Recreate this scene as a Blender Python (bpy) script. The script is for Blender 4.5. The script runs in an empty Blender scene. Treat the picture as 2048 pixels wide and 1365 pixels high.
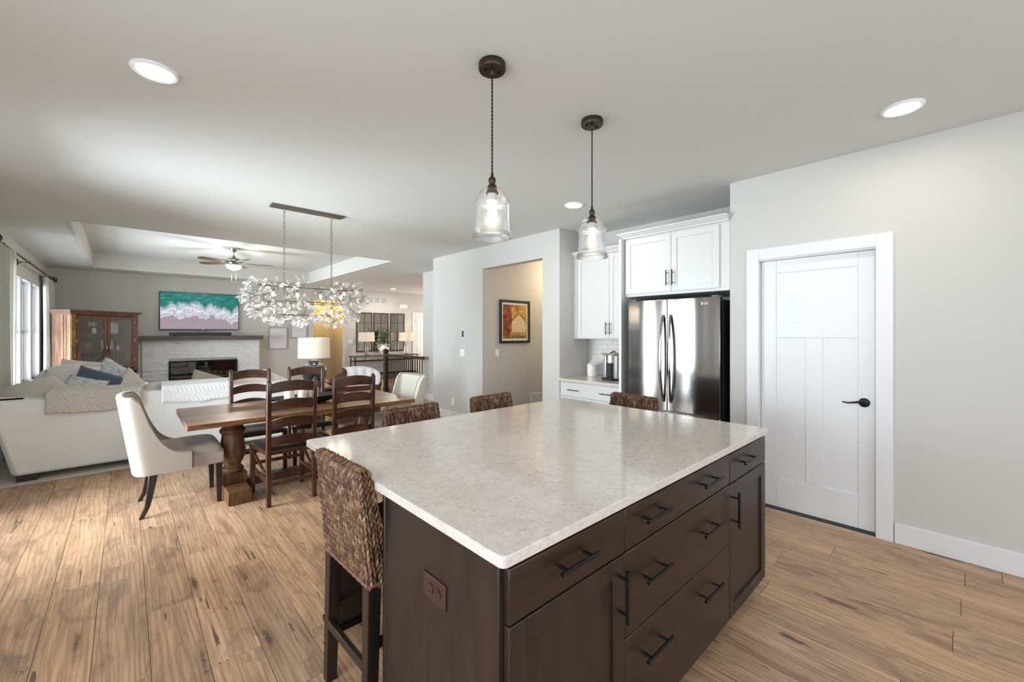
import bpy, bmesh, math, random
from math import sin, cos, pi, radians, sqrt, exp
from mathutils import Vector, Matrix, Euler
random.seed(11)
SC = bpy.context.scene
COL = SC.collection

# ------------------------------------------------------------------ camera, world, lights, exposure
TH = 0.7464
cam_data = bpy.data.cameras.new('camera'); cam = bpy.data.objects.new('camera', cam_data); COL.objects.link(cam)
cam.location = (0, 0, 1.44); cam.rotation_euler = (pi / 2, 0, -TH)
cam_data.sensor_fit = 'HORIZONTAL'; cam_data.sensor_width = 36; cam_data.lens = 833.88 / 2048 * 36
cam_data.shift_y = -(682.5 - 665.68) / 2048
cam_data.clip_start = 0.05; cam_data.clip_end = 200
SC.camera = cam
SC.view_settings.view_transform = 'Standard'; SC.view_settings.look = 'None'
SC.view_settings.gamma = 1; SC.view_settings.use_curve_mapping = False
SC.view_settings.exposure = 0.75
w = bpy.data.worlds.new('world'); SC.world = w; w.use_nodes = True
bg = w.node_tree.nodes['Background']; bg.inputs[0].default_value = (0.86, 0.93, 1.0, 1); bg.inputs[1].default_value = 1.8
SC.cycles.max_bounces = 10; SC.cycles.diffuse_bounces = 6; SC.cycles.glossy_bounces = 4
SC.cycles.transmission_bounces = 6; SC.cycles.transparent_max_bounces = 20
SC.cycles.sample_clamp_indirect = 6; SC.cycles.caustics_reflective = False; SC.cycles.caustics_refractive = False
SC.cycles.use_denoising = True

def area(name, loc, rot, sx, sy, power, col=(1, 1, 1)):
    l = bpy.data.lights.new(name, 'AREA'); l.shape = 'RECTANGLE'; l.size = sx; l.size_y = sy; l.energy = power; l.color = col
    o = bpy.data.objects.new(name, l); COL.objects.link(o); o.location = loc; o.rotation_euler = rot
    return o
def point(name, loc, power, col=(1, 1, 1), r=0.05):
    l = bpy.data.lights.new(name, 'POINT'); l.energy = power; l.color = col; l.shadow_soft_size = r
    o = bpy.data.objects.new(name, l); COL.objects.link(o); o.location = loc
    return o
DAY = (0.83, 0.925, 1.0)
area('daylight_patio', (-1.95, 4.37, 1.15), (0, -pi / 2 - 0.06, -0.22), 2.3, 2.1, 380, DAY)          # outside the patio door
area('daylight_living', (-2.2, 8.9, 1.1), (0, -pi / 2 - 0.5, 0), 2.2, 4.4, 640, DAY)        # outside the living-room windows
area('side_fill', (-2.3, 0.2, 1.5), (0, -pi / 2 + 0.35, 0), 2.4, 4.0, 44, DAY)          # added fill outside the made-up side windows left of the camera
area('rear_fill', (0.9, -3.2, 1.4), (pi / 2 + 0.1, 0, 0), 4.2, 2.2, 22, DAY)             # added fill outside the made-up window opening behind the camera
area('entry_fill', (8.6, 11.6, 1.3), (0, pi / 2, 0), 1.6, 0.9, 30, (1.0, 0.93, 0.85))  # unseen warm area light inside the entry; that wall has no window

# ------------------------------------------------------------------ materials
class NT:
    def __init__(s, name):
        s.m = bpy.data.materials.new(name); s.m.use_nodes = True; s.t = s.m.node_tree; s.t.nodes.clear()
        s.out = s.t.nodes.new('ShaderNodeOutputMaterial')
    def n(s, typ, props=None, **inp):
        nd = s.t.nodes.new('ShaderNode' + typ)
        for k, v in (props or {}).items(): setattr(nd, k, v)
        for k, v in inp.items():
            if k.startswith('i') and k[1:].isdigit(): sock = nd.inputs[int(k[1:])]
            else: sock = nd.inputs[k.replace('_', ' ')]
            if isinstance(v, bpy.types.NodeSocket): s.t.links.new(v, sock)
            else:
                if isinstance(v, (tuple, list)) and len(v) == 3 and sock.type == 'RGBA': v = (*v, 1)
                sock.default_value = v
        return nd
    def ramp(s, fac, stops, interp='LINEAR'):
        nd = s.t.nodes.new('ShaderNodeValToRGB'); s.t.links.new(fac, nd.inputs[0]); cr = nd.color_ramp; cr.interpolation = interp
        while len(cr.elements) < len(stops): cr.elements.new(0.5)
        for e, (p, c) in zip(cr.elements, stops):
            e.position = p; e.color = (*c, 1) if isinstance(c, (tuple, list)) else (c, c, c, 1)
        return nd.outputs[0]
    def coords(s, scale=(1, 1, 1), rnd=0.0, kind='Object'):
        tc = s.n('TexCoord').outputs[kind]
        mp = s.n('Mapping', i0=tc, Scale=scale)
        if rnd:
            oi = s.n('ObjectInfo').outputs['Random']
            m = s.n('Math', {'operation': 'MULTIPLY'}, i0=oi, i1=rnd).outputs[0]
            s.t.links.new(s.n('CombineXYZ', X=m, Y=m, Z=m).outputs[0], mp.inputs['Location'])
        return mp.outputs[0]
    def noise(s, vec, scale=5, detail=4, rough=0.5, dist=0.0):
        return s.n('TexNoise', Vector=vec, Scale=scale, Detail=detail, Roughness=rough, Distortion=dist).outputs[0]
    def mix(s, f, a, b, mode='MIX'):
        nd = s.n('Mix', {'data_type': 'RGBA', 'blend_type': mode})
        for idx, v in ((0, f), (6, a), (7, b)):
            if isinstance(v, bpy.types.NodeSocket): s.t.links.new(v, nd.inputs[idx])
            else: nd.inputs[idx].default_value = v if idx == 0 else (*v[:3], 1)
        return nd.outputs[2]
    def bump(s, h, strength=0.2, dist=0.01):
        return s.n('Bump', Height=h, Strength=strength, Distance=dist).outputs[0]
    def bsdf(s, color=(0.8,) * 3, rough=0.5, metal=0.0, normal=None, **kw):
        p = s.n('BsdfPrincipled', Base_Color=color, Roughness=rough, Metallic=metal, **kw)
        if normal is not None: s.t.links.new(normal, p.inputs['Normal'])
        s.t.links.new(p.outputs[0], s.out.inputs[0]); return s.m

def simple(name, color, rough=0.5, metal=0.0, bump=0.0, bscale=200, **kw):
    t = NT(name); nrm = None
    if bump: nrm = t.bump(t.noise(t.coords(), bscale, 3), bump, 0.002)
    return t.bsdf(color, rough, metal, nrm, **kw)

def lin(r, g, b):
    f = lambda c: (c / 255 / 12.92) if c / 255 <= 0.04045 else ((c / 255 + 0.055) / 1.055) ** 2.4
    return (f(r), f(g), f(b))

def wall_mat(name, col):
    t = NT(name); v = t.coords()
    return t.bsdf(col, 0.75, 0, t.bump(t.noise(v, 90, 3, 0.6), 0.25, 0.003))
M_WALL = wall_mat('wall_paint', (0.555, 0.545, 0.518))
M_CEIL = wall_mat('ceiling_paint', (0.645, 0.65, 0.63))
M_TRIM = simple('white_trim', (0.72, 0.725, 0.735), 0.35)
M_CAB = simple('white_cabinet', (0.64, 0.64, 0.625), 0.38)
M_BLACK = simple('black_metal', (0.012, 0.012, 0.013), 0.35, 0.6)
M_DARKGAP = simple('dark_gap', (0.01, 0.009, 0.008), 0.9)
M_BRONZE = simple('bronze_metal', (0.055, 0.038, 0.032), 0.4, 0.7)
M_PEWTER = simple('pewter_metal', (0.16, 0.145, 0.13), 0.38, 0.8)
M_CHAIN = simple('chain_metal', (0.25, 0.24, 0.22), 0.35, 0.9)
M_NICKEL = simple('nickel_metal', (0.45, 0.44, 0.41), 0.28, 1.0)
M_WHITEP = simple('white_plastic', (0.85, 0.85, 0.85), 0.4)
M_PAPER = simple('paper_white', (0.8, 0.8, 0.8), 0.7)
M_CERAMIC = simple('white_ceramic', (0.78, 0.77, 0.74), 0.25)
M_CANDLE = simple('candle_wax', (0.85, 0.80, 0.68), 0.5, Subsurface_Weight=0.2)
M_BLKPLASTIC = simple('black_plastic', (0.02, 0.021, 0.025), 0.3)
M_SILVER = simple('silver_plastic', (0.55, 0.56, 0.58), 0.3, 0.6)

def emit(name, col, strength):
    t = NT(name); e = t.n('Emission', Color=col, Strength=strength); t.t.links.new(e.outputs[0], t.out.inputs[0]); return t.m
M_LED = emit('led_lens', (1.0, 0.93, 0.82), 9)
M_BULB = emit('bulb_filament', (1.0, 0.86, 0.66), 14)

def thin_glass(name, tint=(1, 1, 1), gloss=0.12, rough=0.02, bumpscale=0, bstr=0.4, white=0.0):
    t = NT(name)
    nrm = t.bump(t.noise(t.coords(), bumpscale, 2, 0.5), bstr, 0.004) if bumpscale else None
    tr = t.n('BsdfTransparent', Color=tint); gl = t.n('BsdfGlossy', Color=(1, 1, 1), Roughness=rough)
    lw = t.n('LayerWeight', Blend=0.35)
    if nrm is not None: t.t.links.new(nrm, gl.inputs['Normal']); t.t.links.new(nrm, lw.inputs['Normal'])
    f = t.n('MapRange', i0=lw.outputs['Fresnel'], i3=gloss, i4=0.9).outputs[0]
    mx = t.n('MixShader', i0=f, i1=tr.outputs[0], i2=gl.outputs[0]); res = mx.outputs[0]
    if white:
        df = t.n('BsdfTranslucent', Color=(0.95, 0.95, 0.95)); d2 = t.n('BsdfDiffuse', Color=(0.95, 0.95, 0.95))
        dm = t.n('MixShader', i0=0.5, i1=df.outputs[0], i2=d2.outputs[0])
        res = t.n('MixShader', i0=white, i1=res, i2=dm.outputs[0]).outputs[0]
    t.t.links.new(res, t.out.inputs[0]); return t.m
M_GLASS = thin_glass('clear_glass', (0.97, 0.98, 0.98), 0.03)
M_SHADEGLASS = thin_glass('seeded_glass', (0.97, 0.97, 0.96), 0.045, 0.02, 240, 0.45, 0.0)
M_CRYSTAL = thin_glass('crystal_glass', (1, 1, 1), 0.14, 0.06, 60, 0.6, 0.14)
M_DARKGLASS = simple('dark_glass', (0.012, 0.013, 0.016), 0.06)
M_MIRROR = simple('mirror_silver', (0.82, 0.83, 0.80), 0.02, 1.0)

# floor planks: tan-brown weathered oak, grain along local Y, each plank its own offset and tone
def plank_material():
    t = NT('floor_plank_wood')
    v = t.coords((1, 1, 1), 37.0)
    st = t.n('Mapping', i0=v, Scale=(9, 0.9, 1)).outputs[0]
    ring = t.n('TexWave', {'wave_type': 'RINGS', 'rings_direction': 'Z'}, Vector=t.n('Mapping', i0=v, Scale=(4.2, 0.62, 1)).outputs[0], Scale=3.0, Distortion=13.0, Detail=2.5, i4=0.6).outputs[0]
    big = t.noise(st, 1.1, 5, 0.6, 0.6)
    fine = t.noise(t.n('Mapping', i0=v, Scale=(120, 3.0, 1)).outputs[0], 1.0, 4, 0.6)
    col = t.ramp(big, [(0.25, (0.32, 0.18, 0.098)), (0.45, (0.52, 0.31, 0.180)), (0.62, (0.64, 0.40, 0.248)), (0.8, (0.73, 0.49, 0.32))])
    col = t.mix(0.38, col, t.ramp(ring, [(0.0, (0.27, 0.16, 0.095)), (0.22, (0.56, 0.37, 0.23)), (1, (0.62, 0.42, 0.27))]))
    col = t.mix(t.ramp(fine, [(0.4, 0.45), (0.60, 0.0)]), col, (0.20, 0.115, 0.064))
    # cracks and knots
    kn = t.n('TexVoronoi', {'feature': 'F1'}, Vector=t.n('Mapping', i0=v, Scale=(7.5, 1.15, 1)).outputs[0], Scale=1.0, Randomness=1.0).outputs[0]
    wob = t.noise(v, 14, 4, 0.7)
    kk = t.n('Math', {'operation': 'ADD'}, i0=kn, i1=t.n('Math', {'operation': 'MULTIPLY'}, i0=wob, i1=0.28).outputs[0]).outputs[0]
    col = t.mix(t.ramp(kk, [(0.20, 0.9), (0.27, 0.25), (0.42, 0.0)]), col, (0.075, 0.042, 0.026))
    cr = t.noise(t.n('Mapping', i0=v, Scale=(34, 2.2, 1)).outputs[0], 1.0, 3, 0.55, 1.2)
    col = t.mix(t.ramp(cr, [(0.31, 0.85), (0.345, 0.0)]), col, (0.07, 0.038, 0.022))
    patch = t.noise(t.n('Mapping', i0=v, Scale=(5, 1.6, 1)).outputs[0], 1.9, 6, 0.72, 0.8)
    col = t.mix(t.ramp(patch, [(0.33, 0.6), (0.50, 0.0)]), col, (0.15, 0.095, 0.062))
    rnd = t.n('ObjectInfo').outputs['Random']
    tone = t.ramp(rnd, [(0, (0.86, 0.84, 0.84)), (0.5, (1.0, 0.99, 0.97)), (1, (1.12, 1.10, 1.06))])
    col = t.mix(1.0, col, tone, 'MULTIPLY')
    h = t.mix(0.5, fine, big)
    return t.bsdf(col, t.ramp(big, [(0.2, 0.48), (0.8, 0.36)]), 0, t.bump(h, 0.22, 0.002), Specular_IOR_Level=0.45)
M_PLANK = plank_material()

def wood(name, dark, mid, light, scale=(2, 30, 30), rough=0.35, rnd=13.0, contrast=1.0, spec=0.5, coat=0.0):
    t = NT(name); v = t.coords(scale, rnd)
    b = t.noise(v, 1.0, 5, 0.62, 0.8); f = t.noise(v, 5.0, 3, 0.6)
    col = t.ramp(b, [(0.32, dark), (0.5, mid), (0.7, light)])
    col = t.mix(t.ramp(f, [(0.35, 0.35 * contrast), (0.6, 0.0)]), col, dark)
    if contrast > 1: col = t.mix(1.0, col, t.ramp(t.n('ObjectInfo').outputs['Random'], [(0, (0.55, 0.60, 0.66)), (0.35, (0.95, 0.93, 0.9)), (0.7, (1.2, 1.05, 0.85)), (1, (0.75, 0.8, 0.85))]), 'MULTIPLY')
    return t.bsdf(col, rough, 0, t.bump(f, 0.12, 0.002), Specular_IOR_Level=spec, Coat_Weight=coat, Coat_Roughness=0.15)
M_ESPRESSO_H = wood('espresso_wood', (0.012, 0.007, 0.005), (0.022, 0.0115, 0.008), (0.041, 0.020, 0.012), (3, 30, 30), 0.33, spec=0.5)
M_ESPRESSO_V = wood('espresso_wood_upright', (0.013, 0.008, 0.0065), (0.022, 0.013, 0.010), (0.034, 0.020, 0.0135), (30, 30, 3), 0.36)
M_STOOLLEG = wood('stool_leg_wood', (0.012, 0.008, 0.007), (0.02, 0.013, 0.011), (0.035, 0.02, 0.015), (30, 30, 3), 0.3)
M_CHAIRWOOD = wood('chair_wood', (0.028, 0.010, 0.0055), (0.062, 0.021, 0.009), (0.115, 0.041, 0.016), (22, 22, 4), 0.28, coat=0.2)
M_CHAIRSLAT = wood('chair_slat_wood', (0.028, 0.010, 0.0055), (0.064, 0.022, 0.009), (0.12, 0.043, 0.017), (4, 22, 22), 0.28, coat=0.2)
M_PEDESTAL = wood('pedestal_wood', (0.06, 0.026, 0.011), (0.15, 0.07, 0.028), (0.27, 0.14, 0.06), (16, 16, 3), 0.35)
M_TABLETOP = wood('tabletop_wood', (0.07, 0.036, 0.018), (0.23, 0.105, 0.038), (0.42, 0.205, 0.075), (1.6, 26, 26), 0.3, 41.0, 1.6, coat=0.2)
M_HUTCH = wood('hutch_wood', (0.045, 0.015, 0.007), (0.115, 0.04, 0.014), (0.22, 0.085, 0.03), (25, 25, 3), 0.35)
M_HUTCHLIT = wood('hutch_lit_wood', (0.09, 0.04, 0.013), (0.21, 0.10, 0.03), (0.34, 0.18, 0.06), (25, 25, 4), 0.35)  # paler hutch wood for left stile and carving, window light in its colour
M_HUTCHIN = simple('hutch_inside_wood', (0.035, 0.014, 0.009), 0.6)
M_MANTEL = wood('mantel_wood', (0.07, 0.055, 0.045), (0.11, 0.088, 0.072), (0.16, 0.13, 0.105), (3, 30, 30), 0.5)
M_RAILWOOD = wood('rail_wood', (0.025, 0.016, 0.012), (0.045, 0.028, 0.020), (0.07, 0.045, 0.032), (10, 10, 10), 0.35)
M_CONSOLE = wood('console_wood', (0.07, 0.05, 0.035), (0.13, 0.095, 0.07), (0.2, 0.15, 0.11), (3, 30, 30), 0.4)
M_FANBLADE = wood('fan_blade_wood', (0.04, 0.02, 0.014), (0.075, 0.036, 0.024), (0.11, 0.055, 0.035), (4, 30, 30), 0.4)

def quartz(name, base=(0.70, 0.67, 0.615)):
    t = NT(name); v = t.coords()
    a = t.noise(v, 26, 6, 0.7, 1.6); b = t.noise(v, 7, 5, 0.6, 0.8); c = t.noise(v, 120, 3, 0.6)
    vein = t.n('TexVoronoi', {'feature': 'DISTANCE_TO_EDGE'}, Vector=t.mix(0.12, v, t.n('TexNoise', Vector=v, Scale=9, Detail=6, Roughness=0.7).outputs[1]), Scale=24).outputs[0]
    col = t.ramp(b, [(0.3, tuple(x * 0.90 for x in base)), (0.7, tuple(min(1, x * 1.06) for x in base))])
    col = t.mix(t.ramp(a, [(0.37, 0.55), (0.50, 0.0)]), col, (0.46, 0.41, 0.365))
    vm = t.n('Math', {'operation': 'MULTIPLY'}, i0=t.ramp(vein, [(0.0, 0.95), (0.035, 0.0)]), i1=t.ramp(b, [(0.45, 0.0), (0.57, 0.8)])).outputs[0]
    col = t.mix(vm, col, (0.32, 0.30, 0.275))
    col = t.mix(t.ramp(c, [(0.58, 0.0), (0.70, 0.5)]), col, (0.82, 0.80, 0.77))
    return t.bsdf(col, 0.09, 0, None, Specular_IOR_Level=0.55)
M_QUARTZ = quartz('quartz_stone', (0.65, 0.595, 0.55))
M_QUARTZ2 = quartz('quartz_stone_warm', (0.66, 0.60, 0.53))

def fabric(name, col, bstr=0.35, scale=350, rough=0.9, sheen=0.2, var=0.12):
    t = NT(name); v = t.coords()
    w1 = t.noise(t.n('Mapping', i0=v, Scale=(1, 1, 0.18)).outputs[0], scale, 2); w2 = t.noise(t.n('Mapping', i0=v, Scale=(0.18, 0.18, 1)).outputs[0], scale, 2)
    h = t.mix(0.5, w1, w2); big = t.noise(v, 6, 4, 0.6)
    c = t.mix(t.ramp(h, [(0.35, var * 2), (0.6, 0.0)]), t.mix(t.ramp(big, [(0.3, var), (0.7, 0.0)]), col, tuple(x * 0.72 for x in col)), tuple(x * 0.7 for x in col))
    return t.bsdf(c, rough, 0, t.bump(h, bstr, 0.003), Sheen_Weight=sheen)
M_SOFA = fabric('sofa_fabric', (0.78, 0.79, 0.78), var=0.05)
M_SOFAC = fabric('sofa_cushion_fabric', (0.72, 0.69, 0.61))
M_LINEN = fabric('linen_fabric', (0.42, 0.365, 0.30), sheen=0.25)
M_LINENIN = fabric('linen_seat_fabric', (0.40, 0.34, 0.28), sheen=0.4)
M_LINENLT = fabric('linen_light_fabric', (0.60, 0.56, 0.49), sheen=0.3)
M_PIPING = simple('piping_cord', (0.10, 0.085, 0.075), 0.7)
M_KNITGREY = fabric('knit_oatmeal_wool', (0.60, 0.56, 0.50), 0.6, 220)
M_KNITWHITE = fabric('knit_white_wool', (0.82, 0.82, 0.82), 0.5, 220)
M_BLUE = fabric('slate_blue_fabric', (0.085, 0.11, 0.155), 0.3, 300)
M_BEIGE = fabric('beige_fabric', (0.50, 0.44, 0.35), 0.3, 300)
M_RUG = fabric('rug_fabric', (0.50, 0.46, 0.40), 0.7, 160)
def curtain_cloth():
    t = NT('curtain_fabric'); nz = t.noise(t.coords((1, 1, 0.2)), 300, 2)
    c = t.ramp(nz, [(0.3, (0.70, 0.69, 0.65)), (0.7, (0.82, 0.81, 0.77))])
    d = t.n('BsdfDiffuse', Color=c); tl = t.n('BsdfTranslucent', Color=(0.85, 0.84, 0.80))
    t.t.links.new(t.n('MixShader', i0=0.35, i1=d.outputs[0], i2=tl.outputs[0]).outputs[0], t.out.inputs[0]); return t.m
M_CURTAIN = curtain_cloth()
M_SEATLEATHER = simple('dark_seat_leather', (0.022, 0.020, 0.018), 0.22)
M_LEATHER = simple('brown_leather', (0.11, 0.038, 0.020), 0.35, bump=0.4, bscale=120)
def floral():
    t = NT('floral_fabric'); v = t.coords()
    a = t.noise(v, 16, 4, 0.6, 1.5)
    col = t.ramp(a, [(0.40, (0.72, 0.72, 0.69)), (0.52, (0.66, 0.69, 0.70)), (0.57, (0.25, 0.34, 0.42)), (0.62, (0.62, 0.66, 0.66)), (0.8, (0.75, 0.75, 0.72))])
    return t.bsdf(col, 0.9)
M_FLORAL = floral()
def lamp_shade(name, strength):
    t = NT(name); v = t.coords((1, 1, 6)); nz = t.noise(v, 60, 3)
    p = t.n('BsdfPrincipled', Base_Color=t.ramp(nz, [(0.3, (0.80, 0.76, 0.70)), (0.7, (0.88, 0.85, 0.80))]), Roughness=0.85)
    tl = t.n('BsdfTranslucent', Color=(0.92, 0.87, 0.79)); mx = t.n('MixShader', i0=0.35, i1=p.outputs[0], i2=tl.outputs[0])
    t.t.links.new(mx.outputs[0], t.out.inputs[0]); return t.m
M_SHADE = lamp_shade('linen_lamp_shade', 1)
M_LAMPBLUE = simple('glazed_navy_ceramic', (0.006, 0.022, 0.04), 0.08, Coat_Weight=1.0)
M_ROCK = simple('ledger_stone', (0.72, 0.73, 0.75), 0.8, bump=0.8, bscale=35)
def ledger():
    t = NT('ledger_stone_white'); v = t.coords((1.2, 1, 5), 9.0)
    a = t.noise(v, 7, 6, 0.7)
    col = t.ramp(a, [(0.3, (0.62, 0.62, 0.65)), (0.48, (0.84, 0.84, 0.86)), (0.7, (0.92, 0.92, 0.92))])
    return t.bsdf(col, 0.8, 0, t.bump(t.noise(v, 22, 5, 0.7), 0.6, 0.01))
M_LEDGER = ledger()
def steel():
    t = NT('brushed_steel'); v = t.coords((260, 260, 1.2))
    nz = t.noise(v, 1.0, 2)
    return t.bsdf((0.32, 0.305, 0.29), 0.14, 1.0, t.bump(nz, 0.03, 0.001), Anisotropic=0.4)
M_STEEL = steel()
def strand():
    t = NT('seagrass_strand'); g = t.n('NewGeometry').outputs['Random Per Island']
    v = t.coords((1, 1, 1)); nz = t.noise(v, 160, 3)
    col = t.ramp(g, [(0.0, (0.075, 0.033, 0.018)), (0.3, (0.13, 0.058, 0.028)), (0.6, (0.19, 0.092, 0.042)), (0.85, (0.25, 0.135, 0.066)), (0.96, (0.33, 0.21, 0.12)), (1.0, (0.27, 0.21, 0.165))])
    col = t.mix(t.ramp(nz, [(0.35, 0.45), (0.55, 0.0)]), col, (0.05, 0.022, 0.014))
    return t.bsdf(col, 0.48, 0, t.bump(nz, 0.3, 0.002), Specular_IOR_Level=0.4)
M_STRAND = strand()
M_CORE = simple('woven_core', (0.03, 0.015, 0.01), 0.8)

# ------------------------------------------------------------------ mesh builder
class MB:
    def __init__(s): s.v = []; s.f = []
    def add(s, verts, faces, mat=None):
        o = len(s.v); s.v += [tuple(mat @ Vector(p)) for p in verts] if mat is not None else [tuple(p) for p in verts]
        s.f += [tuple(i + o for i in f) for f in faces]; return s
    def box(s, x0, x1, y0, y1, z0, z1, mat=None):
        if x0 > x1: x0, x1 = x1, x0
        if y0 > y1: y0, y1 = y1, y0
        if z0 > z1: z0, z1 = z1, z0
        return s.add([(x0, y0, z0), (x1, y0, z0), (x1, y1, z0), (x0, y1, z0), (x0, y0, z1), (x1, y0, z1), (x1, y1, z1), (x0, y1, z1)],
                     [(0, 3, 2, 1), (4, 5, 6, 7), (0, 1, 5, 4), (1, 2, 6, 5), (2, 3, 7, 6), (3, 0, 4, 7)], mat)
    def taper(s, c0, s0, c1, s1):
        # box between two rectangles (centre, (hx,hy)) stacked in z
        v = []
        for c, h in ((c0, s0), (c1, s1)):
            for a, b in ((-1, -1), (1, -1), (1, 1), (-1, 1)): v.append((c[0] + a * h[0], c[1] + b * h[1], c[2]))
        return s.add(v, [(0, 3, 2, 1), (4, 5, 6, 7), (0, 1, 5, 4), (1, 2, 6, 5), (2, 3, 7, 6), (3, 0, 4, 7)])
    def lathe(s, prof, c=(0, 0, 0), n=24, sx=1.0, sy=1.0, cap=True):
        rings = []
        o = len(s.v)
        for r, z in prof:
            for k in range(n):
                a = 2 * pi * k / n; s.v.append((c[0] + r * cos(a) * sx, c[1] + r * sin(a) * sy, c[2] + z))
        for i in range(len(prof) - 1):
            for k in range(n):
                a, b = o + i * n + k, o + i * n + (k + 1) % n; s.f.append((a, b, b + n, a + n))
        if cap:
            if prof[0][0] > 1e-4: s.f.append(tuple(o + k for k in reversed(range(n))))
            if prof[-1][0] > 1e-4: s.f.append(tuple(o + (len(prof) - 1) * n + k for k in range(n)))
        return s
    def tube(s, pts, r, n=8, cap=True, closed=False):
        pts = [Vector(p) for p in pts]; m = len(pts); o = len(s.v)
        up = Vector((0, 0, 1))
        if m > 1 and abs((pts[1] - pts[0]).normalized().z) > 0.9: up = Vector((1, 0, 0))
        for i, p in enumerate(pts):
            if closed: d = pts[(i + 1) % m] - pts[i - 1]
            else: d = pts[min(i + 1, m - 1)] - pts[max(i - 1, 0)]
            d.normalize(); a = d.cross(up)
            if a.length < 1e-5: a = d.cross(Vector((0, 1, 0)))
            a.normalize(); b = a.cross(d).normalized(); up = b if abs(b.dot(d)) < 0.99 else up
            rr = r[i] if isinstance(r, (list, tuple)) else r
            for k in range(n):
                t = 2 * pi * k / n; q = p + a * (rr * cos(t)) + b * (rr * sin(t)); s.v.append(tuple(q))
        for i in range(m if closed else m - 1):
            for k in range(n):
                a, b = o + i * n + k, o + i * n + (k + 1) % n; j = ((i + 1) % m - i) * n
                s.f.append((a, b, b + j, a + j))
        if cap and not closed:
            s.f.append(tuple(o + k for k in reversed(range(n)))); s.f.append(tuple(o + (m - 1) * n + k for k in range(n)))
        return s
    def grid(s, fn, nu, nv, closed_u=False):
        o = len(s.v)
        for i in range(nu + (0 if closed_u else 1)):
            for j in range(nv + 1): s.v.append(tuple(fn(i / nu, j / nv)))
        w_ = nv + 1; tot = nu if closed_u else nu + 1
        for i in range(nu):
            for j in range(nv):
                a = o + i * w_ + j; b = o + ((i + 1) % tot) * w_ + j; s.f.append((a, b, b + 1, a + 1))
        return s
    def prism(s, poly, z0, z1, axis='z'):
        # poly 2D list; extruded along axis
        n = len(poly)
        def P(a, b, c): return {'z': (a, b, c), 'y': (a, c, b), 'x': (c, a, b)}[axis]
        v = [P(a, b, z0) for a, b in poly] + [P(a, b, z1) for a, b in poly]
        f = [tuple(reversed(range(n))), tuple(range(n, 2 * n))] + [(i, (i + 1) % n, n + (i + 1) % n, n + i) for i in range(n)]
        return s.add(v, f)
    def build(s, name, mat, parent=None, bevel=0, seg=2, smooth=True, ang=35, world=False, origin=None, kind=None, fix=True):
        me = bpy.data.meshes.new(name)
        off = Vector((0, 0, 0))
        if world and parent is not None:
            root = parent
            while root is not None: off += root.location; root = root.parent
        if origin is not None: off = Vector(origin)
        vs = [tuple(Vector(p) - off) for p in s.v] if off.length else s.v
        me.from_pydata(vs, [], s.f)
        if fix:
            bm = bmesh.new(); bm.from_mesh(me); bmesh.ops.recalc_face_normals(bm, faces=bm.faces[:]); bm.to_mesh(me); bm.free()
        me.update(); me.materials.append(mat)
        if smooth:
            me.polygons.foreach_set('use_smooth', [True] * len(me.polygons)); me.set_sharp_from_angle(angle=radians(ang))
        o = bpy.data.objects.new(name, me); COL.objects.link(o)
        if parent is not None: o.parent = parent
        if origin is not None: o.location = origin
        if bevel:
            b = o.modifiers.new('bevel', 'BEVEL'); b.width = bevel; b.segments = seg; b.limit_method = 'ANGLE'; b.angle_limit = radians(40); b.harden_normals = False
        if kind: o['kind'] = kind
        return o

def tag(o, label, cat, group=None):
    o['label'] = label; o['category'] = cat
    if group: o['group'] = group
    return o
def thing(name, loc, rz, label, cat, group=None):
    o = bpy.data.objects.new(name, None); COL.objects.link(o); o.location = loc; o.rotation_euler = (0, 0, rz); o.empty_display_size = 0.1
    return tag(o, label, cat, group)
def struct(mb, name, mat, **kw):
    o = mb.build(name, mat, **kw); o['kind'] = 'structure'; return o
def copy_tree(o, parent=None):
    c = o.copy(); COL.objects.link(c)
    if parent is not None: c.parent = parent
    for ch in [x for x in KIDS.get(o.name, [])]: copy_tree(ch, c)
    return c
KIDS = {}
def index_children(root):
    for ch in root.children: KIDS.setdefault(root.name, []).append(ch); index_children(ch)
def dup(root, loc, rz, label=None, group=None):
    if root.name not in KIDS: index_children(root)
    c = copy_tree(root); c.location = loc; c.rotation_euler = (0, 0, rz)
    if label: c['label'] = label
    if group: c['group'] = group
    return c

# ------------------------------------------------------------------ setting
H = 2.743
def wall(name, axis, c0, c1, a0, a1, z0, z1, openings=(), mat=None):
    """slab between c0..c1 on `axis`, spanning a0..a1 the other way, with rectangular openings (a,b,zb,zt)"""
    mb = MB()
    cuts = sorted({a0, a1, *[o[0] for o in openings], *[o[1] for o in openings]})
    for a, b in zip(cuts[:-1], cuts[1:]):
        ops = sorted([(o[2], o[3]) for o in openings if o[0] <= a + 1e-6 and o[1] >= b - 1e-6])
        z = z0
        for zb, zt in ops + [(z1, z1)]:
            if zb > z + 1e-4:
                if axis == 'x': mb.box(c0, c1, a, b, z, zb)
                else: mb.box(a, b, c0, c1, z, zb)
            z = max(z, zt)
    return struct(mb, name, mat or M_WALL, smooth=False)

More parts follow.
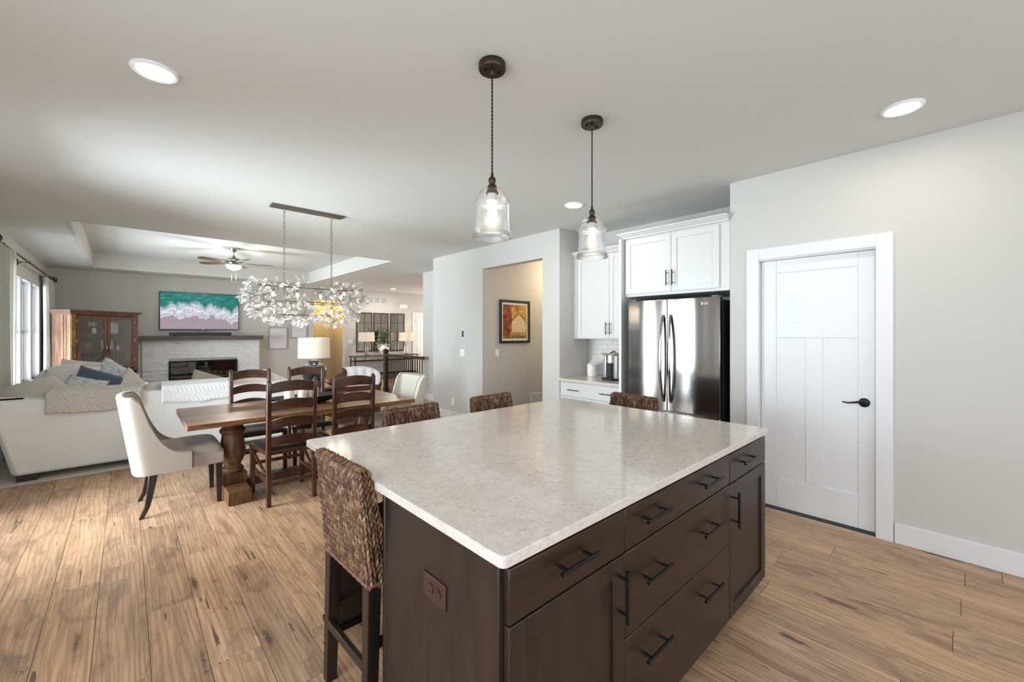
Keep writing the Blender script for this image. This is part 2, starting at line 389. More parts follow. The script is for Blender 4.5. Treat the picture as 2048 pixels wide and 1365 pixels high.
# floor: sub-slab, individual planks near, joined far
fl = struct(MB().box(-1.3, 9, -2.6, 15, -0.06, -0.014), 'floor', M_DARKGAP)
PW = 0.19
plank_mesh = {}
random.seed(5)
far = MB(); near_ct = 0
k0 = int((-1.17 + 0.112) / PW) - 1
for k in range(k0, 48):
    x0 = -0.112 + PW * k; x1 = x0 + PW
    y = -2.6 + random.random() * 1.2
    prev = -2.6
    while prev < 14.6:
        nxt = min(y, 14.6)
        if nxt - prev > 0.05:
            xc, yc = (x0 + x1) / 2, (prev + nxt) / 2
            a = xc * cos(TH) - yc * sin(TH); b = xc * sin(TH) + yc * cos(TH)
            xa, xb = max(x0, -1.17), min(x1, 8.6)
            vis = b > 0.2 and abs(a / max(b, .01)) < 1.7 and nxt > -0.9
            blocked = (xc > 3.87 and yc < 3.3) or (xc > 4.0 and yc < 7.5)
            rugged = yc > 6.7 and xc < 2.4
            if b > -1 and xb - xa > 0.03 and not blocked and not rugged:
                L = round(nxt - prev, 2)
                if vis and b < 7.2 and near_ct < 290:
                    pm = MB().box(xa + 0.0009, xb - 0.0009, prev + 0.0009, nxt - 0.0009, -0.013, 0.0)
                    o = pm.build('plank', M_PLANK, fl, smooth=False, origin=(xc, yc, 0)); near_ct += 1
                    b_ = o.modifiers.new('bevel', 'BEVEL'); b_.width = 0.0012; b_.segments = 1
                else:
                    far.box(xa + 0.0009, xb - 0.0009, prev + 0.0009, nxt - 0.0009, -0.013, 0.0)
        prev = nxt; y += 1.22 if near_ct % 3 else 1.22
far.build('far_plank', M_PLANK, fl, smooth=False, kind='stuff')

# walls
PATIO = (3.65, 5.1, 0.05, 2.2)
ADDED_SIDEW = (-2.2, 2.0, 0.3, 2.4)  # unseen window strip, added to let more light in
WINS = [(7.9, 8.7, 0.62, 2.28), (8.86, 9.62, 0.62, 2.28), (9.74, 10.54, 0.62, 2.28), (10.68, 11.46, 0.62, 2.28)]
wall('wall_left', 'x', -1.32, -1.17, -2.6, 12.6, 0, H, [PATIO, ADDED_SIDEW] + WINS)
wall('wall_back', 'y', 12.48, 12.62, -1.32, 8.8, 0, H, [(3.90, 4.76, 0, 2.38), (7.10, 7.95, 0, 2.04)])
wall('wall_behind', 'y', -2.6, -2.48, -1.32, 4.0, 0, H, [(-0.9, 3.3, 0.95, 2.5)])  # unseen wall; its wide window is added so light enters
wall('wall_door', 'x', 3.872, 4.02, -2.6, 1.381, 0, H, [(0.415, 1.152, 0, 2.043)])
wall('wall_fridge_side', 'y', 1.30, 1.381, 4.02, 4.72, 0, H)
wall('wall_kitchen', 'x', 4.58, 4.72, 1.381, 3.54, 0, H)
wall('wall_nook_side', 'y', 3.42, 3.54, 3.97, 4.58, 0, H)
wall('wall_hall', 'x', 3.97, 4.098, 3.54, 6.335, 0, H, [(3.709, 4.952, 0, 2.41)])
wall('wall_hall_side', 'y', 4.952, 5.06, 4.098, 6.6, 0, H)
wall('wall_hall_near', 'y', 3.56, 3.68, 4.098, 6.6, 0, H)
wall('wall_hall_end', 'x', 6.6, 6.7, 3.5, 6.4, 0, H)
wall('wall_jog', 'y', 6.25, 6.335, 4.098, 4.76, 0, H)
wall('wall_stair', 'x', 4.74, 4.86, 6.25, 7.98, 0, H)
wall('wall_stair_back', 'y', 7.86, 7.98, 4.86, 8.7, 0, H)
wall('wall_entry', 'x', 8.7, 8.82, 7.86, 12.6, 0, H)
# hallway behind the back wall
wall('wall_far_hall_end', 'y', 13.9, 14.0, 3.7, 5.1, 0, H)
wall('wall_far_hall_left', 'x', 3.78, 3.90, 12.62, 13.9, 0, H)
wall('wall_far_hall_right', 'x', 4.95, 5.05, 12.62, 13.9, 0, H)
point('hall_lamp', (4.45, 13.35, 2.35), 16, (1.0, 0.60, 0.16), 0.08)
point('passage_lamp', (5.6, 4.35, 2.45), 17, (1.0, 0.78, 0.50), 0.08)

# ceiling with a tray over the living room
TX0, TX1, TY0, TY1, TZ = -0.486, 3.56, 7.054, 11.79, 3.04
c = MB()
for a in ((-1.32, 9, -2.6, TY0 - .05), (-1.32, 9, TY1 + .05, 14.1), (-1.32, TX0 - .05, TY0 - .05, TY1 + .05), (TX1 + .05, 9, TY0 - .05, TY1 + .05)):
    c.box(a[0], a[1], a[2], a[3], H, H + 0.06)
struct(c, 'ceiling', M_CEIL, smooth=False)
c = MB()
c.box(TX0 - 0.05, TX0, TY0 - 0.05, TY1 + 0.05, H + 0.0, TZ); c.box(TX1, TX1 + 0.05, TY0 - 0.05, TY1 + 0.05, H + 0.0, TZ)
c.box(TX0, TX1, TY0 - 0.05, TY0, H + 0.0, TZ); c.box(TX0, TX1, TY1, TY1 + 0.05, H + 0.0, TZ)
struct(c, 'trim_1', M_WALL, smooth=False)
struct(MB().box(TX0 - 0.05, TX1 + 0.05, TY0 - 0.05, TY1 + 0.05, TZ, TZ + 0.05), 'ceiling_tray', M_CEIL, smooth=False)

# baseboards
def baseboard(name, pts):
    mb = MB()
    for (x0, x1, y0, y1) in pts:
        mb.box(x0, x1, y0, y1, 0, 0.14)
    struct(mb, name, M_TRIM, bevel=0.004)
baseboard('baseboard_right', [(3.855, 3.872, -2.4, 0.318)])
baseboard('baseboard_right_far', [(3.855, 3.872, 1.268, 1.381)])
baseboard('baseboard_hall', [(3.953, 3.97, 3.42, 3.709), (3.953, 3.97, 4.952, 6.335), (3.97, 4.76, 6.335, 6.352)])
baseboard('baseboard_passage', [(4.1, 6.5, 4.936, 4.952)])
baseboard('baseboard_back', [(-1.1, 0.19, 12.463, 12.48), (2.55, 3.90, 12.463, 12.48), (4.76, 7.0, 12.463, 12.48)])
baseboard('baseboard_stair', [(4.723, 4.74, 6.352, 7.98)])
baseboard('baseboard_left', [(-1.17, -1.153, 5.2, 12.46)])

# pantry door
def casing(mb, x, y0, y1, zt, cw=0.092, t=0.018):
    mb.box(x - t, x, y0 - cw, y0, 0, zt + cw); mb.box(x - t, x, y1, y1 + cw, 0, zt + cw); mb.box(x - t, x, y0, y1, zt, zt + cw)
mb = MB(); casing(mb, 3.872, 0.415, 1.152, 2.043)
mb.box(3.872, 4.0, 0.405, 0.418, 0, 2.043); mb.box(3.872, 4.0, 1.149, 1.16, 0, 2.043); mb.box(3.872, 4.0, 0.415, 1.152, 2.032, 2.045)
mb.box(3.945, 3.96, 0.418, 0.432, 0, 2.035); mb.box(3.945, 3.96, 1.135, 1.149, 0, 2.035)
struct(mb, 'trim_2', M_TRIM, bevel=0.003)
door = MB().box(3.912, 3.944, 0.421, 1.146, 0.018, 2.030)
door = struct(door, 'door_1', M_TRIM)
for (y0, y1, z0, z1) in ((0.421, 0.517, .018, 2.03), (1.037, 1.146, .018, 2.03), (0.517, 1.037, 1.925, 2.03), (0.517, 1.037, 1.40, 1.525), (0.517, 1.037, .018, 0.26), (0.727, 0.835, 0.26, 1.40)):
    MB().box(3.903, 3.912, y0, y1, z0, z1).build('door_rail', M_TRIM, door, bevel=0.003, seg=2)
for (y0, y1, z0, z1) in ((0.517, 1.037, 1.525, 1.925), (0.517, 0.727, 0.26, 1.40), (0.835, 1.037, 0.26, 1.40)):
    MB().box(3.9105, 3.9125, y0, y1, z0, z1).build('door_panel', M_TRIM, door)
hm = MB(); hm.v = []; 
R90 = Matrix.Translation((3.903, 0.482, 0.935)) @ Matrix.Rotation(-pi / 2, 4, 'Y')
tmp = MB().lathe([(0.033, 0), (0.033, 0.004), (0.028, 0.010), (0.012, 0.014), (0.011, 0.045), (0.0, 0.048)], n=20)
hm.add(tmp.v, tmp.f, R90)
hm.tube([(3.862, 0.482, 0.937), (3.858, 0.51, 0.940), (3.857, 0.54, 0.934), (3.858, 0.57, 0.928), (3.860, 0.60, 0.933)], [0.009, 0.008, 0.0065, 0.0055, 0.005], 8)
hm.build('door_handle', M_BLACK, door)

# far entry door
mb = MB()
mb.box(7.01, 7.10, 12.462, 12.48, 0, 2.04); mb.box(7.95, 8.04, 12.462, 12.48, 0, 2.04); mb.box(7.01, 8.04, 12.462, 12.48, 2.04, 2.13)
struct(mb, 'trim_3', M_TRIM, bevel=0.003)
d2 = struct(MB().box(7.11, 7.94, 12.51, 12.54, 0.01, 2.03), 'door_2', M_TRIM)
for a in range(5): MB().box(7.21 + a * 0.13, 7.33 + a * 0.13, 12.504, 12.51, 0.25, 1.85).build('plank', M_TRIM, d2, bevel=0.003)
for z in (0.35, 1.15, 1.75): MB().tube([(7.115, 12.498, z), (7.115, 12.498, z + 0.1)], 0.008, 8).build('hinge', M_BLACK, d2)

# windows of the left wall
n = 1
for (a, b, zb, zt) in WINS:
    fr = MB()
    x0, x1 = -1.30, -1.255
    fr.box(x0, x1, a, a + 0.045, zb, zt); fr.box(x0, x1, b - 0.045, b, zb, zt); fr.box(x0, x1, a, b, zb, zb + 0.05); fr.box(x0, x1, a, b, zt - 0.05, zt)
    zm = (zb + zt) / 2; fr.box(x0, x1, a, b, zm - 0.02, zm + 0.02)
    wo = struct(fr, 'window_%d' % n, M_TRIM, bevel=0.002)
    MB().box(-1.28, -1.276, a + 0.04, b - 0.04, zb + 0.045, zt - 0.045).build('pane', M_GLASS, wo)
    MB().box(-1.255, -1.13, a - 0.03, b + 0.03, zb - 0.03, zb).build('window_sill', M_TRIM, wo, bevel=0.004)
    ln = MB(); ln.box(-1.254, -1.17, a, a + 0.012, zb, zt); ln.box(-1.254, -1.17, b - 0.012, b, zb, zt); ln.box(-1.254, -1.17, a, b, zt - 0.012, zt)
    ln.build('window_reveal', M_TRIM, wo)
    n += 1
# patio door
fr = MB(); a, b, zb, zt = PATIO
for y in (a, (a + b) / 2 - 0.04, b - 0.08): fr.box(-1.29, -1.20, y, y + 0.08, zb, zt)
fr.box(-1.29, -1.20, a, b, zb, zb + 0.1); fr.box(-1.29, -1.20, a, b, zt - 0.08, zt)
wo = struct(fr, 'window_%d' % n, M_TRIM, bevel=0.002); n += 1
MB().box(-1.25, -1.246, a + 0.07, b - 0.07, zb + 0.09, zt - 0.07).build('pane', M_GLASS, wo)
fr = MB(); a, b, zb, zt = ADDED_SIDEW  # frame of the added side window strip
for y in (a, a + 1.38, a + 2.76, b - 0.06): fr.box(-1.29, -1.20, y, y + 0.06, zb, zt)
fr.box(-1.29, -1.20, a, b, zb, zb + 0.06); fr.box(-1.29, -1.20, a, b, zt - 0.06, zt)
struct(fr, 'window_%d' % n, M_TRIM, bevel=0.002); n += 1
fr = MB(); a, b, zb, zt = -0.9, 3.3, 0.95, 2.5  # frame of the added window behind the camera
for x in (a, 0.27, 1.47, b - 0.06): fr.box(x, x + 0.06, -2.58, -2.5, zb, zt)
fr.box(a, b, -2.58, -2.5, zb, zb + 0.06); fr.box(a, b, -2.58, -2.5, zt - 0.06, zt)
struct(fr, 'window_%d' % n, M_TRIM, bevel=0.002)

# ------------------------------------------------------------------ island
IX0, IX1, IY0, IY1 = 0.643, 2.595, 0.726, 2.187
isl = thing('kitchen_island', (1.6, 1.4, 0), 0, 'large dark brown kitchen island cabinet with drawers and doors, under the speckled worktop', 'kitchen island')
BX0, BX1, BF, BB = 0.668, 2.575, 0.757, 1.345
mb = MB().box(BX0 + 0.006, BX1, BF, BB, 0.10, 0.884).box(BX0 + 0.05, BX1 - 0.05, BF + 0.07, BB - 0.03, 0.0, 0.10)
mb.build('cabinet_body', M_ESPRESSO_V, isl, bevel=0.002, world=True)
MB().box(BX0 - 0.012, BX0 + 0.006, BF - 0.0, BB + 0.01, 0.0, 0.884).build('end_panel', M_ESPRESSO_V, isl, bevel=0.002, world=True)
MB().box(BX1, BX1 + 0.010, BF - 0.0, BB + 0.01, 0.08, 0.884).build('end_panel', M_ESPRESSO_V, isl, bevel=0.002, world=True)
mb = MB().box(BX0 - 0.013, BX0 + 0.03, BB + 0.01, BB + 0.03, 0.0, 0.884)
mb.build('corner_trim', M_ESPRESSO_V, isl, bevel=0.004, world=True)
def post(x0, x1, y0, y1):
    MB().box(x0, x1, y0, y1, 0.0, 0.884).build('support_post', M_ESPRESSO_V, isl, bevel=0.003, world=True)
    MB().box(x0 - 0.015, x1 + 0.015, y0 - 0.015, y1 + 0.015, 0, 0.03).build('post_foot', M_BLACK, isl, bevel=0.005, world=True)
post(0.735, 0.875, 2.04, 2.16); post(2.33, 2.45, 2.04, 2.16)
def pull(parent, c, length, axis, mat=M_BLACK, out=(0, -1, 0), r=0.006, stand=0.032):
    c = Vector(c); o = Vector(out); ax = Vector({'x': (1, 0, 0), 'y': (0, 1, 0), 'z': (0, 0, 1)}[axis])
    mb = MB(); mb.tube([c + o * stand - ax * length / 2, c + o * stand + ax * length / 2], r, 10)
    for s_ in (-1, 1):
        p = c + ax * s_ * length * 0.33; mb.tube([p, p + o * stand], r * 0.8, 8)
    return mb.build('handle', mat, parent, world=True)
FY0, FY1 = 0.736, 0.757
def slab_front(name, x0, x1, z0, z1):
    return MB().box(x0, x1, FY0, FY1, z0, z1).build(name, M_ESPRESSO_H, isl, bevel=0.0035, world=True)
def shaker_front(x0, x1, z0, z1, fw=0.062):
    mb = MB().box(x0, x0 + fw, FY0, FY1, z0, z1).box(x1 - fw, x1, FY0, FY1, z0, z1).box(x0 + fw, x1 - fw, FY0, FY1, z0, z0 + fw).box(x0 + fw, x1 - fw, FY0, FY1, z1 - fw, z1)
    d = mb.build('cabinet_door', M_ESPRESSO_V, isl, bevel=0.0025, world=True)
    MB().box(x0 + fw - 0.004, x1 - fw + 0.004, FY0 + 0.010, FY1, z0 + fw - 0.004, z1 - fw + 0.004).build('door_panel', M_ESPRESSO_V, d, world=True)
    return d
c1, c2, c3, c4 = 0.672, 1.177, 2.060, 2.572
ZT, Z1 = 0.872, 0.733
d = slab_front('drawer', c1, c2 - 0.003, Z1 + 0.002, ZT); pull(d, (0.91, FY0, 0.812), 0.165, 'x')
d = shaker_front(c1, c2 - 0.003, 0.10, Z1 - 0.003); pull(d, (1.140, FY0, 0.617), 0.165, 'z')
for (z0, z1, zh) in ((Z1 + 0.002, ZT, 0.812), (0.455, Z1 - 0.003, 0.612), (0.10, 0.451, 0.350)):
    d = slab_front('drawer', c2, c3 - 0.003, z0, z1)
    pull(d, (1.35, FY0, zh), 0.175, 'x'); pull(d, (1.81, FY0, zh), 0.185, 'x')
d = slab_front('drawer', c3, c4, Z1 + 0.002, ZT); pull(d, (2.265, FY0, 0.812), 0.20, 'x')
d = shaker_front(c3, c4, 0.10, Z1 - 0.003, 0.058); pull(d, (2.088, FY0, 0.613), 0.165, 'z')

def rounded_slab(x0, x1, y0, y1, z0, z1, r=0.02, n=5):
    pts = []
    for cx, cy, a0 in ((x1 - r, y1 - r, 0), (x0 + r, y1 - r, pi / 2), (x0 + r, y0 + r, pi), (x1 - r, y0 + r, 3 * pi / 2)):
        for i in range(n + 1):
            a = a0 + pi / 2 * i / n; pts.append((cx + r * cos(a), cy + r * sin(a)))
    return MB().prism(pts, z0, z1)
ct = rounded_slab(IX0, IX1, IY0, IY1, 0.884, 0.914).build('island_worktop', M_QUARTZ, bevel=0.003, origin=(1.6, 1.4, 0.884))
tag(ct, 'large pale speckled quartz worktop lying on the dark kitchen island', 'worktop')
# outlet on end panel
def outlet_plate(name, parent_origin, normal_axis, pos, mat, label=None, cat='outlet', horizontal=False, w_=0.072, h_=0.116, inner=True, kind='outlet'):
    """plate on a plane; normal_axis '-x' or '-y' gives the facing direction"""
    r = thing(name, pos, {'-x': -pi / 2, '-y': 0, '+x': pi / 2}[normal_axis], label, cat)
    W, Hh = (h_, w_) if horizontal else (w_, h_)
    MB().box(-W / 2, W / 2, -0.006, 0, -Hh / 2, Hh / 2).build('cover_plate', mat, r, bevel=0.002)
    if kind == 'outlet':
        for s_ in (-1, 1):
            q = (s_ * 0.02, 0) if horizontal else (0, s_ * 0.02)
            t = MB().lathe([(0.0165, 0), (0.0165, 0.003)], n=16); mb = MB(); mb.add(t.v, t.f, Matrix.Translation((q[0], -0.006, q[1])) @ Matrix.Rotation(pi / 2, 4, 'X'))
            f = mb.build('socket', mat, r)
            sl = MB()
            for dx in (-0.006, 0.006):
                if horizontal: sl.box(q[0] - 0.004, q[0] + 0.004, -0.0096, -0.0085, q[1] + dx - 0.001, q[1] + dx + 0.001)
                else: sl.box(q[0] + dx - 0.001, q[0] + dx + 0.001, -0.0096, -0.0085, q[1] - 0.004, q[1] + 0.004)
            sl.build('slot', M_DARKGAP, f)
    elif kind == 'switch':
        k = 2 if W > 0.1 and not horizontal else 1
        for i in range(k):
            cx = (i - (k - 1) / 2) * 0.046
            MB().box(cx - 0.016, cx + 0.016, -0.010, -0.006, -0.033, 0.033).build('rocker', mat, r, bevel=0.002)
    return r
M_BROWNPL = simple('brown_plastic', (0.045, 0.022, 0.016), 0.3)
outlet_plate('power_outlet', None, '-x', (BX0 - 0.012, 1.035, 0.695), M_BROWNPL, 'brown double power outlet on the dark end panel of the island', horizontal=True)

# ------------------------------------------------------------------ woven bar stools
def strands_face(mb, w_, h_, org, ex, ey, ez, pitch=0.024, colw=0.026, leafL=0.046, leafW=0.0112, horizontal=False, wf=None):
    """herringbone leaves over a w x h face; ex across, ey up, ez outwards"""
    org, ex, ey, ez = Vector(org), Vector(ex), Vector(ey), Vector(ez)
    nc = max(1, round(w_ / colw)); nr = max(1, round(h_ / pitch)); cw = w_ / nc; rp = h_ / nr
    for c_ in range(nc):
        for r_ in range(nr):
            for s_ in (-1, 1):
                a = s_ * radians(15 + random.uniform(-6, 6))
                cx = (c_ + 0.5) * cw + s_ * cw * 0.23 + random.uniform(-.001, .001); cy = (r_ + 0.5 + (0.25 if s_ > 0 else -0.25) * 0.6) * rp + random.uniform(-.002, .002)
                L = leafL * random.uniform(0.85, 1.15) / 2; W = leafW * random.uniform(0.85, 1.15) / 2
                d = ex * sin(-a) + ey * cos(a); p = ex * cos(a) + ey * sin(a)
                o = org + ex * cx + ey * cy + ez * random.uniform(0.001, 0.004)
                hgt = ez * 0.0085
                v = [o - d * L - ez * 0.002, o - d * L * 0.2 + p * W, o + d * L * 0.35 + p * W * 0.7, o + d * L + ez * 0.001, o + d * L * 0.35 - p * W * 0.7, o - d * L * 0.2 - p * W, o + hgt + d * L * 0.05]
                if wf is not None:
                    k = wf((r_ + 0.5) / nr); shift = ex * (cx * (k - 1)); v = [q + shift for q in v]
                mb.add(v, [(0, 1, 6), (1, 2, 6), (2, 3, 6), (3, 4, 6), (4, 5, 6), (5, 0, 6)])
def make_stool(loc, rz, label, group):
    st = thing('woven_bar_stool', loc, rz, label, 'bar stool', group)
    # faces +y; back at y=0; seat towards +y
    T = 0.044; W = 0.40; TB = 0.105; zb, zt = 0.538, 0.960; SD = 0.36
    core = MB(); core.prism([(-T / 2 + .006, zb), (TB - T / 2 - .006, zb), (T / 2 - .006, zt - .008), (-T / 2 + .006, zt - .008)], -W / 2 + .006, W / 2 - .006, 'x')
    core.box(-W / 2 + .006, W / 2 - .006, T / 2 - 0.01, SD, zb + 0.01, 0.66)
    core.v = [(x, y - 0.042 * max(0, z - zb) / (zt - zb) * max(0, min(1, 1 - (y - TB) / 0.08)), z) for (x, y, z) in core.v]
    core.build('woven_frame', M_CORE, st, bevel=0.012)
    random.seed(3); mb = MB()
    strands_face(mb, W - .02, zt - zb - 0.02, (-W / 2 + .01, -T / 2 + .004, zb + .005), (1, 0, 0), (0, 0, 1), (0, -1, 0))
    fs = Vector((0, T - TB, zt - zb)).normalized()
    strands_face(mb, W - .02, zt - zb - 0.12, Vector((W / 2 - .01, TB - T / 2 - .004, zb)) + fs * 0.11, (-1, 0, 0), fs, (0, fs.z, -fs.y))
    wt = lambda v: 1 + (TB / T - 1) * (1 - v)
    strands_face(mb, T, zt - zb - 0.015, (-W / 2 + .004, -T / 2, zb + .004), (0, 1, 0), (0, 0, 1), (-1, 0, 0), wf=lambda v: wt(v), colw=0.013)
    strands_face(mb, T, zt - zb - 0.015, (W / 2 - .004, -T / 2, zb + .004), (0, 1, 0), (0, 0, 1), (1, 0, 0), wf=lambda v: wt(v), colw=0.013)
    # rolled top: leaves lie across, turning over the edge
    for (yy, zz, nz) in ((-0.018, zt - 0.016, -0.75), (0.0, zt - 0.006, 0), (0.018, zt - 0.016, 0.75)):
        ez = Vector((0, nz, 1)).normalized(); ey = Vector((0, ez.z, -ez.y))
        strands_face(mb, W - .01, 0.026, Vector((-W / 2 + .005, yy, zz)) - ey * 0.013, (1, 0, 0), ey, ez, 0.026, 0.0145, 0.036, 0.0125)
    strands_face(mb, SD - T / 2, 0.07, (-W / 2 + .005, SD, zb + .015), (0, -1, 0), (0, 0, 1), (-1, 0, 0))
    strands_face(mb, SD - T / 2, 0.07, (W / 2 - .005, T / 2, zb + .015), (0, 1, 0), (0, 0, 1), (1, 0, 0))
    strands_face(mb, W - 0.01, 0.07, (W / 2 - .005, SD - .005, zb + .015), (-1, 0, 0), (0, 0, 1), (0, 1, 0))
    strands_face(mb, W - 0.01, SD - T / 2, (-W / 2 + .005, T / 2, 0.657), (1, 0, 0), (0, 1, 0), (0, 0, 1))
    def lean(v): return [(x, y - 0.042 * max(0, z - zb) / (zt - zb) * max(0, min(1, 1 - (y - TB) / 0.08)), z) for (x, y, z) in v]
    mb.v = lean(mb.v)
    cd = MB()
    for yy in (-T / 2 - 0.002,): cd.tube([(x_ / 10 * (W / 2 - .004), yy + 0.004 * (x_ % 2), zb + 0.006) for x_ in range(-10, 11)], 0.009, 6)
    for s_ in (-1, 1): cd.tube([(s_ * (W / 2 - .002), -T / 2 + q * (TB) / 6, zb + 0.006 + 0.003 * (q % 2)) for q in range(7)], 0.008, 6)
    cd.build('bottom_cord', simple('seagrass_cord', (0.17, 0.08, 0.045), 0.6), st)
    mb.build('woven_strands', M_STRAND, st, smooth=False, kind='stuff', fix=False)
    for sx in (-1, 1):
        MB().taper((sx * 0.176, -0.012, 0), (0.019, 0.021), (sx * 0.170, 0.002, 0.60), (0.024, 0.026)).build('leg', M_STOOLLEG, st, bevel=0.003)
        MB().taper((sx * 0.180, 0.355, 0), (0.018, 0.018), (sx * 0.170, 0.33, 0.60), (0.023, 0.023)).build('leg', M_STOOLLEG, st, bevel=0.003)
    for (a, b) in (((-0.178, -0.02, 0.245), (0.178, -0.02, 0.245)), ((-0.175, 0.347, 0.21), (0.175, 0.347, 0.21)), ((-0.178, -0.02, 0.32), (-0.176, 0.343, 0.32)), ((0.178, -0.02, 0.32), (0.176, 0.343, 0.32))):
        a, b = Vector(a), Vector(b); d = (b - a)
        if abs(d.x) > abs(d.y): m_ = MB().box(a.x, b.x, a.y - 0.010, a.y + 0.010, a.z - 0.017, a.z + 0.017)
        else: m_ = MB().box(a.x - 0.010, a.x + 0.010, a.y, b.y, a.z - 0.017, a.z + 0.017)
        m_.build('stretcher', M_STOOLLEG, st, bevel=0.003)
    return st
G = 'woven seagrass bar stools around the island'
stool = make_stool((0.640, 1.610, 0), -pi / 2 + radians(2), 'nearest woven brown bar stool, its whole back and dark legs in view beside the island', G)
dup(stool, (1.375, 2.42, 0), pi + radians(3), 'woven brown bar stool across the worktop, nearest to the wooden dining table', G)
dup(stool, (2.075, 2.44, 0), pi + radians(4), 'woven brown bar stool across the worktop, in front of the passage opening', G)
dup(stool, (2.83, 1.725, 0), pi / 2 + radians(-5), 'woven brown bar stool at the far island end, in front of the steel fridge', G)

# ------------------------------------------------------------------ fridge and kitchen nook
fr = thing('refrigerator', (4.1, 1.89, 0), 0, 'stainless steel french door refrigerator with two curved handles', 'refrigerator')
FY_0, FY_1 = 1.432, 2.335; FXD = 3.765
MB().box(3.845, 4.52, FY_0 + 0.012, FY_1 - 0.012, 0.03, 1.735).build('body', simple('fridge_body', (0.03, 0.032, 0.035), 0.4), fr, bevel=0.004, world=True)
def fridge_door(name, y0, y1, z0, z1):
    def xf(y):  # contoured front
        t = (y - FY_0) / (FY_1 - FY_0); return FXD + 0.022 * (2 * t - 1) ** 2 + 0.0025 * sin(t * 21)
    N = 24; mb = MB()
    ys = [y0 + (y1 - y0) * i / N for i in range(N + 1)]
    pts = [(xf(y), y) for y in ys] + [(3.84, y1), (3.84, y0)]
    mb.prism(pts, z0, z1)
    return mb.build(name, M_STEEL, fr, bevel=0.003, world=True, ang=25)
ym = 1.903
dl = fridge_door('door', ym + 0.003, FY_1, 0.70, 1.755); dr = fridge_door('door', FY_0, ym - 0.003, 0.70, 1.755)
fridge_door('freezer_drawer', FY_0, FY_1, 0.06, 0.685)
for d_, yy in ((dl, ym + 0.035), (dr, ym - 0.035)):
    mb = MB(); N = 24
    def hp(u, v):
        z = 0.78 + u * 0.83; bow = 0.055 * sin(pi * u) ** 0.6 if 0 < u < 1 else 0
        a = v * 2 * pi; lean = (0.012 * (1 - (2 * u - 1) ** 2)) * (1 if yy > ym else -1)
        return (FXD - 0.004 - bow + 0.007 * cos(a), yy + lean + 0.013 * sin(a), z)
    mb.grid(hp, N, 10); mb.build('handle', M_STEEL, d_, world=True)
for yy in (FY_0 + 0.05, FY_1 - 0.05): MB().box(3.80, 3.92, yy - 0.03, yy + 0.03, 1.755, 1.772).build('hinge_cover', simple('hinge_grey', (0.12, 0.12, 0.125), 0.5), fr, bevel=0.004, world=True)
MB().box(3.775, 3.84, FY_0 + 0.005, FY_1 - 0.005, 0.685, 0.700).build('gasket', M_BLKPLASTIC, fr, world=True)
M_GREY_MARK = simple('emblem_grey', (0.25, 0.25, 0.25), 0.5)
def text_mesh(body, size, name, mat, parent, matrix, extrude=0.0006):
    cu = bpy.data.curves.new('t', 'FONT'); cu.body = body; cu.size = size; cu.extrude = extrude; cu.align_x = 'CENTER'; cu.align_y = 'CENTER'
    ob = bpy.data.objects.new('t', cu); COL.objects.link(ob); dg = bpy.context.evaluated_depsgraph_get(); me = bpy.data.meshes.new_from_object(ob.evaluated_get(dg))
    bpy.data.objects.remove(ob); me.transform(matrix); me.materials.clear(); me.materials.append(mat)
    o = bpy.data.objects.new(name, me); COL.objects.link(o); o.parent = parent; return o
LOGO = Matrix.Translation(Vector((3.7765, 1.548, 1.70)) - fr.location) @ Matrix.Rotation(-pi / 2, 4, 'Z') @ Matrix.Rotation(pi / 2, 4, 'X')
lg = MB(); tl = MB().lathe([(0.014, 0), (0.014, 0.0012), (0.0, 0.0012)], n=20); M2 = Matrix.Translation(Vector((3.7745, 1.588, 1.70)) - fr.location) @ Matrix.Rotation(-pi / 2, 4, 'Y')
lg.add(tl.v, tl.f, M2); lg.build('logo', M_WHITEP, dr)
mk = MB().box(3.7725, 3.7732, 1.586, 1.588, 1.694, 1.708).box(3.7725, 3.7732, 1.580, 1.588, 1.694, 1.696).box(3.7725, 3.7732, 1.592, 1.595, 1.703, 1.706)
mk.build('emblem_mark', M_GREY_MARK, dr, world=True)
text_mesh('LG', 0.03, 'lettering', M_WHITEP, dr, LOGO)

# cabinets: world builder for fronts facing -x
def cab_front(parent, xf, y0, y1, z0, z1, fw=0.055, t=0.02):
    mb = MB().box(xf, xf + t, y0, y0 + fw, z0, z1).box(xf, xf + t, y1 - fw, y1, z0, z1).box(xf, xf + t, y0 + fw, y1 - fw, z0, z0 + fw).box(xf, xf + t, y0 + fw, y1 - fw, z1 - fw, z1)
    d = mb.build('cabinet_door', M_CAB, parent, bevel=0.002, world=True)
    MB().box(xf + 0.009, xf + t, y0 + fw - .003, y1 - fw + .003, z0 + fw - .003, z1 - fw + .003).build('door_panel', M_CAB, d, world=True)
    return d
def crown(parent, xf, y0, y1, z0, z1, side_lo=False):
    hh = z1 - z0; P_ = [(0.0, 0.0), (0.006, 0.0), (0.006, 0.22), (0.014, 0.30), (0.030, 0.52), (0.042, 0.74), (0.052, 0.78), (0.052, 1.0)]
    mb = MB()
    for a, dz in P_:
        x_ = xf - a; ye = y1 + (a if side_lo else 0); z_ = z0 + hh * dz
        mb.v += [(4.58, y0, z_), (x_, y0, z_), (x_, ye, z_), (4.58, ye, z_)]
    for i in range(len(P_) - 1):
        q = i * 4
        for j in range(4): mb.f.append((q + j, q + (j + 1) % 4, q + 4 + (j + 1) % 4, q + 4 + j))
    mb.f.append((3, 2, 1, 0)); q = (len(P_) - 1) * 4; mb.f.append((q, q + 1, q + 2, q + 3))
    mb.build('crown_molding', M_CAB, parent, world=True, ang=25)
cf = thing('wall_cabinet', (4.2, 1.9, 1.82), 0, 'white two-door wall cabinet above the steel refrigerator', 'cabinet', None)
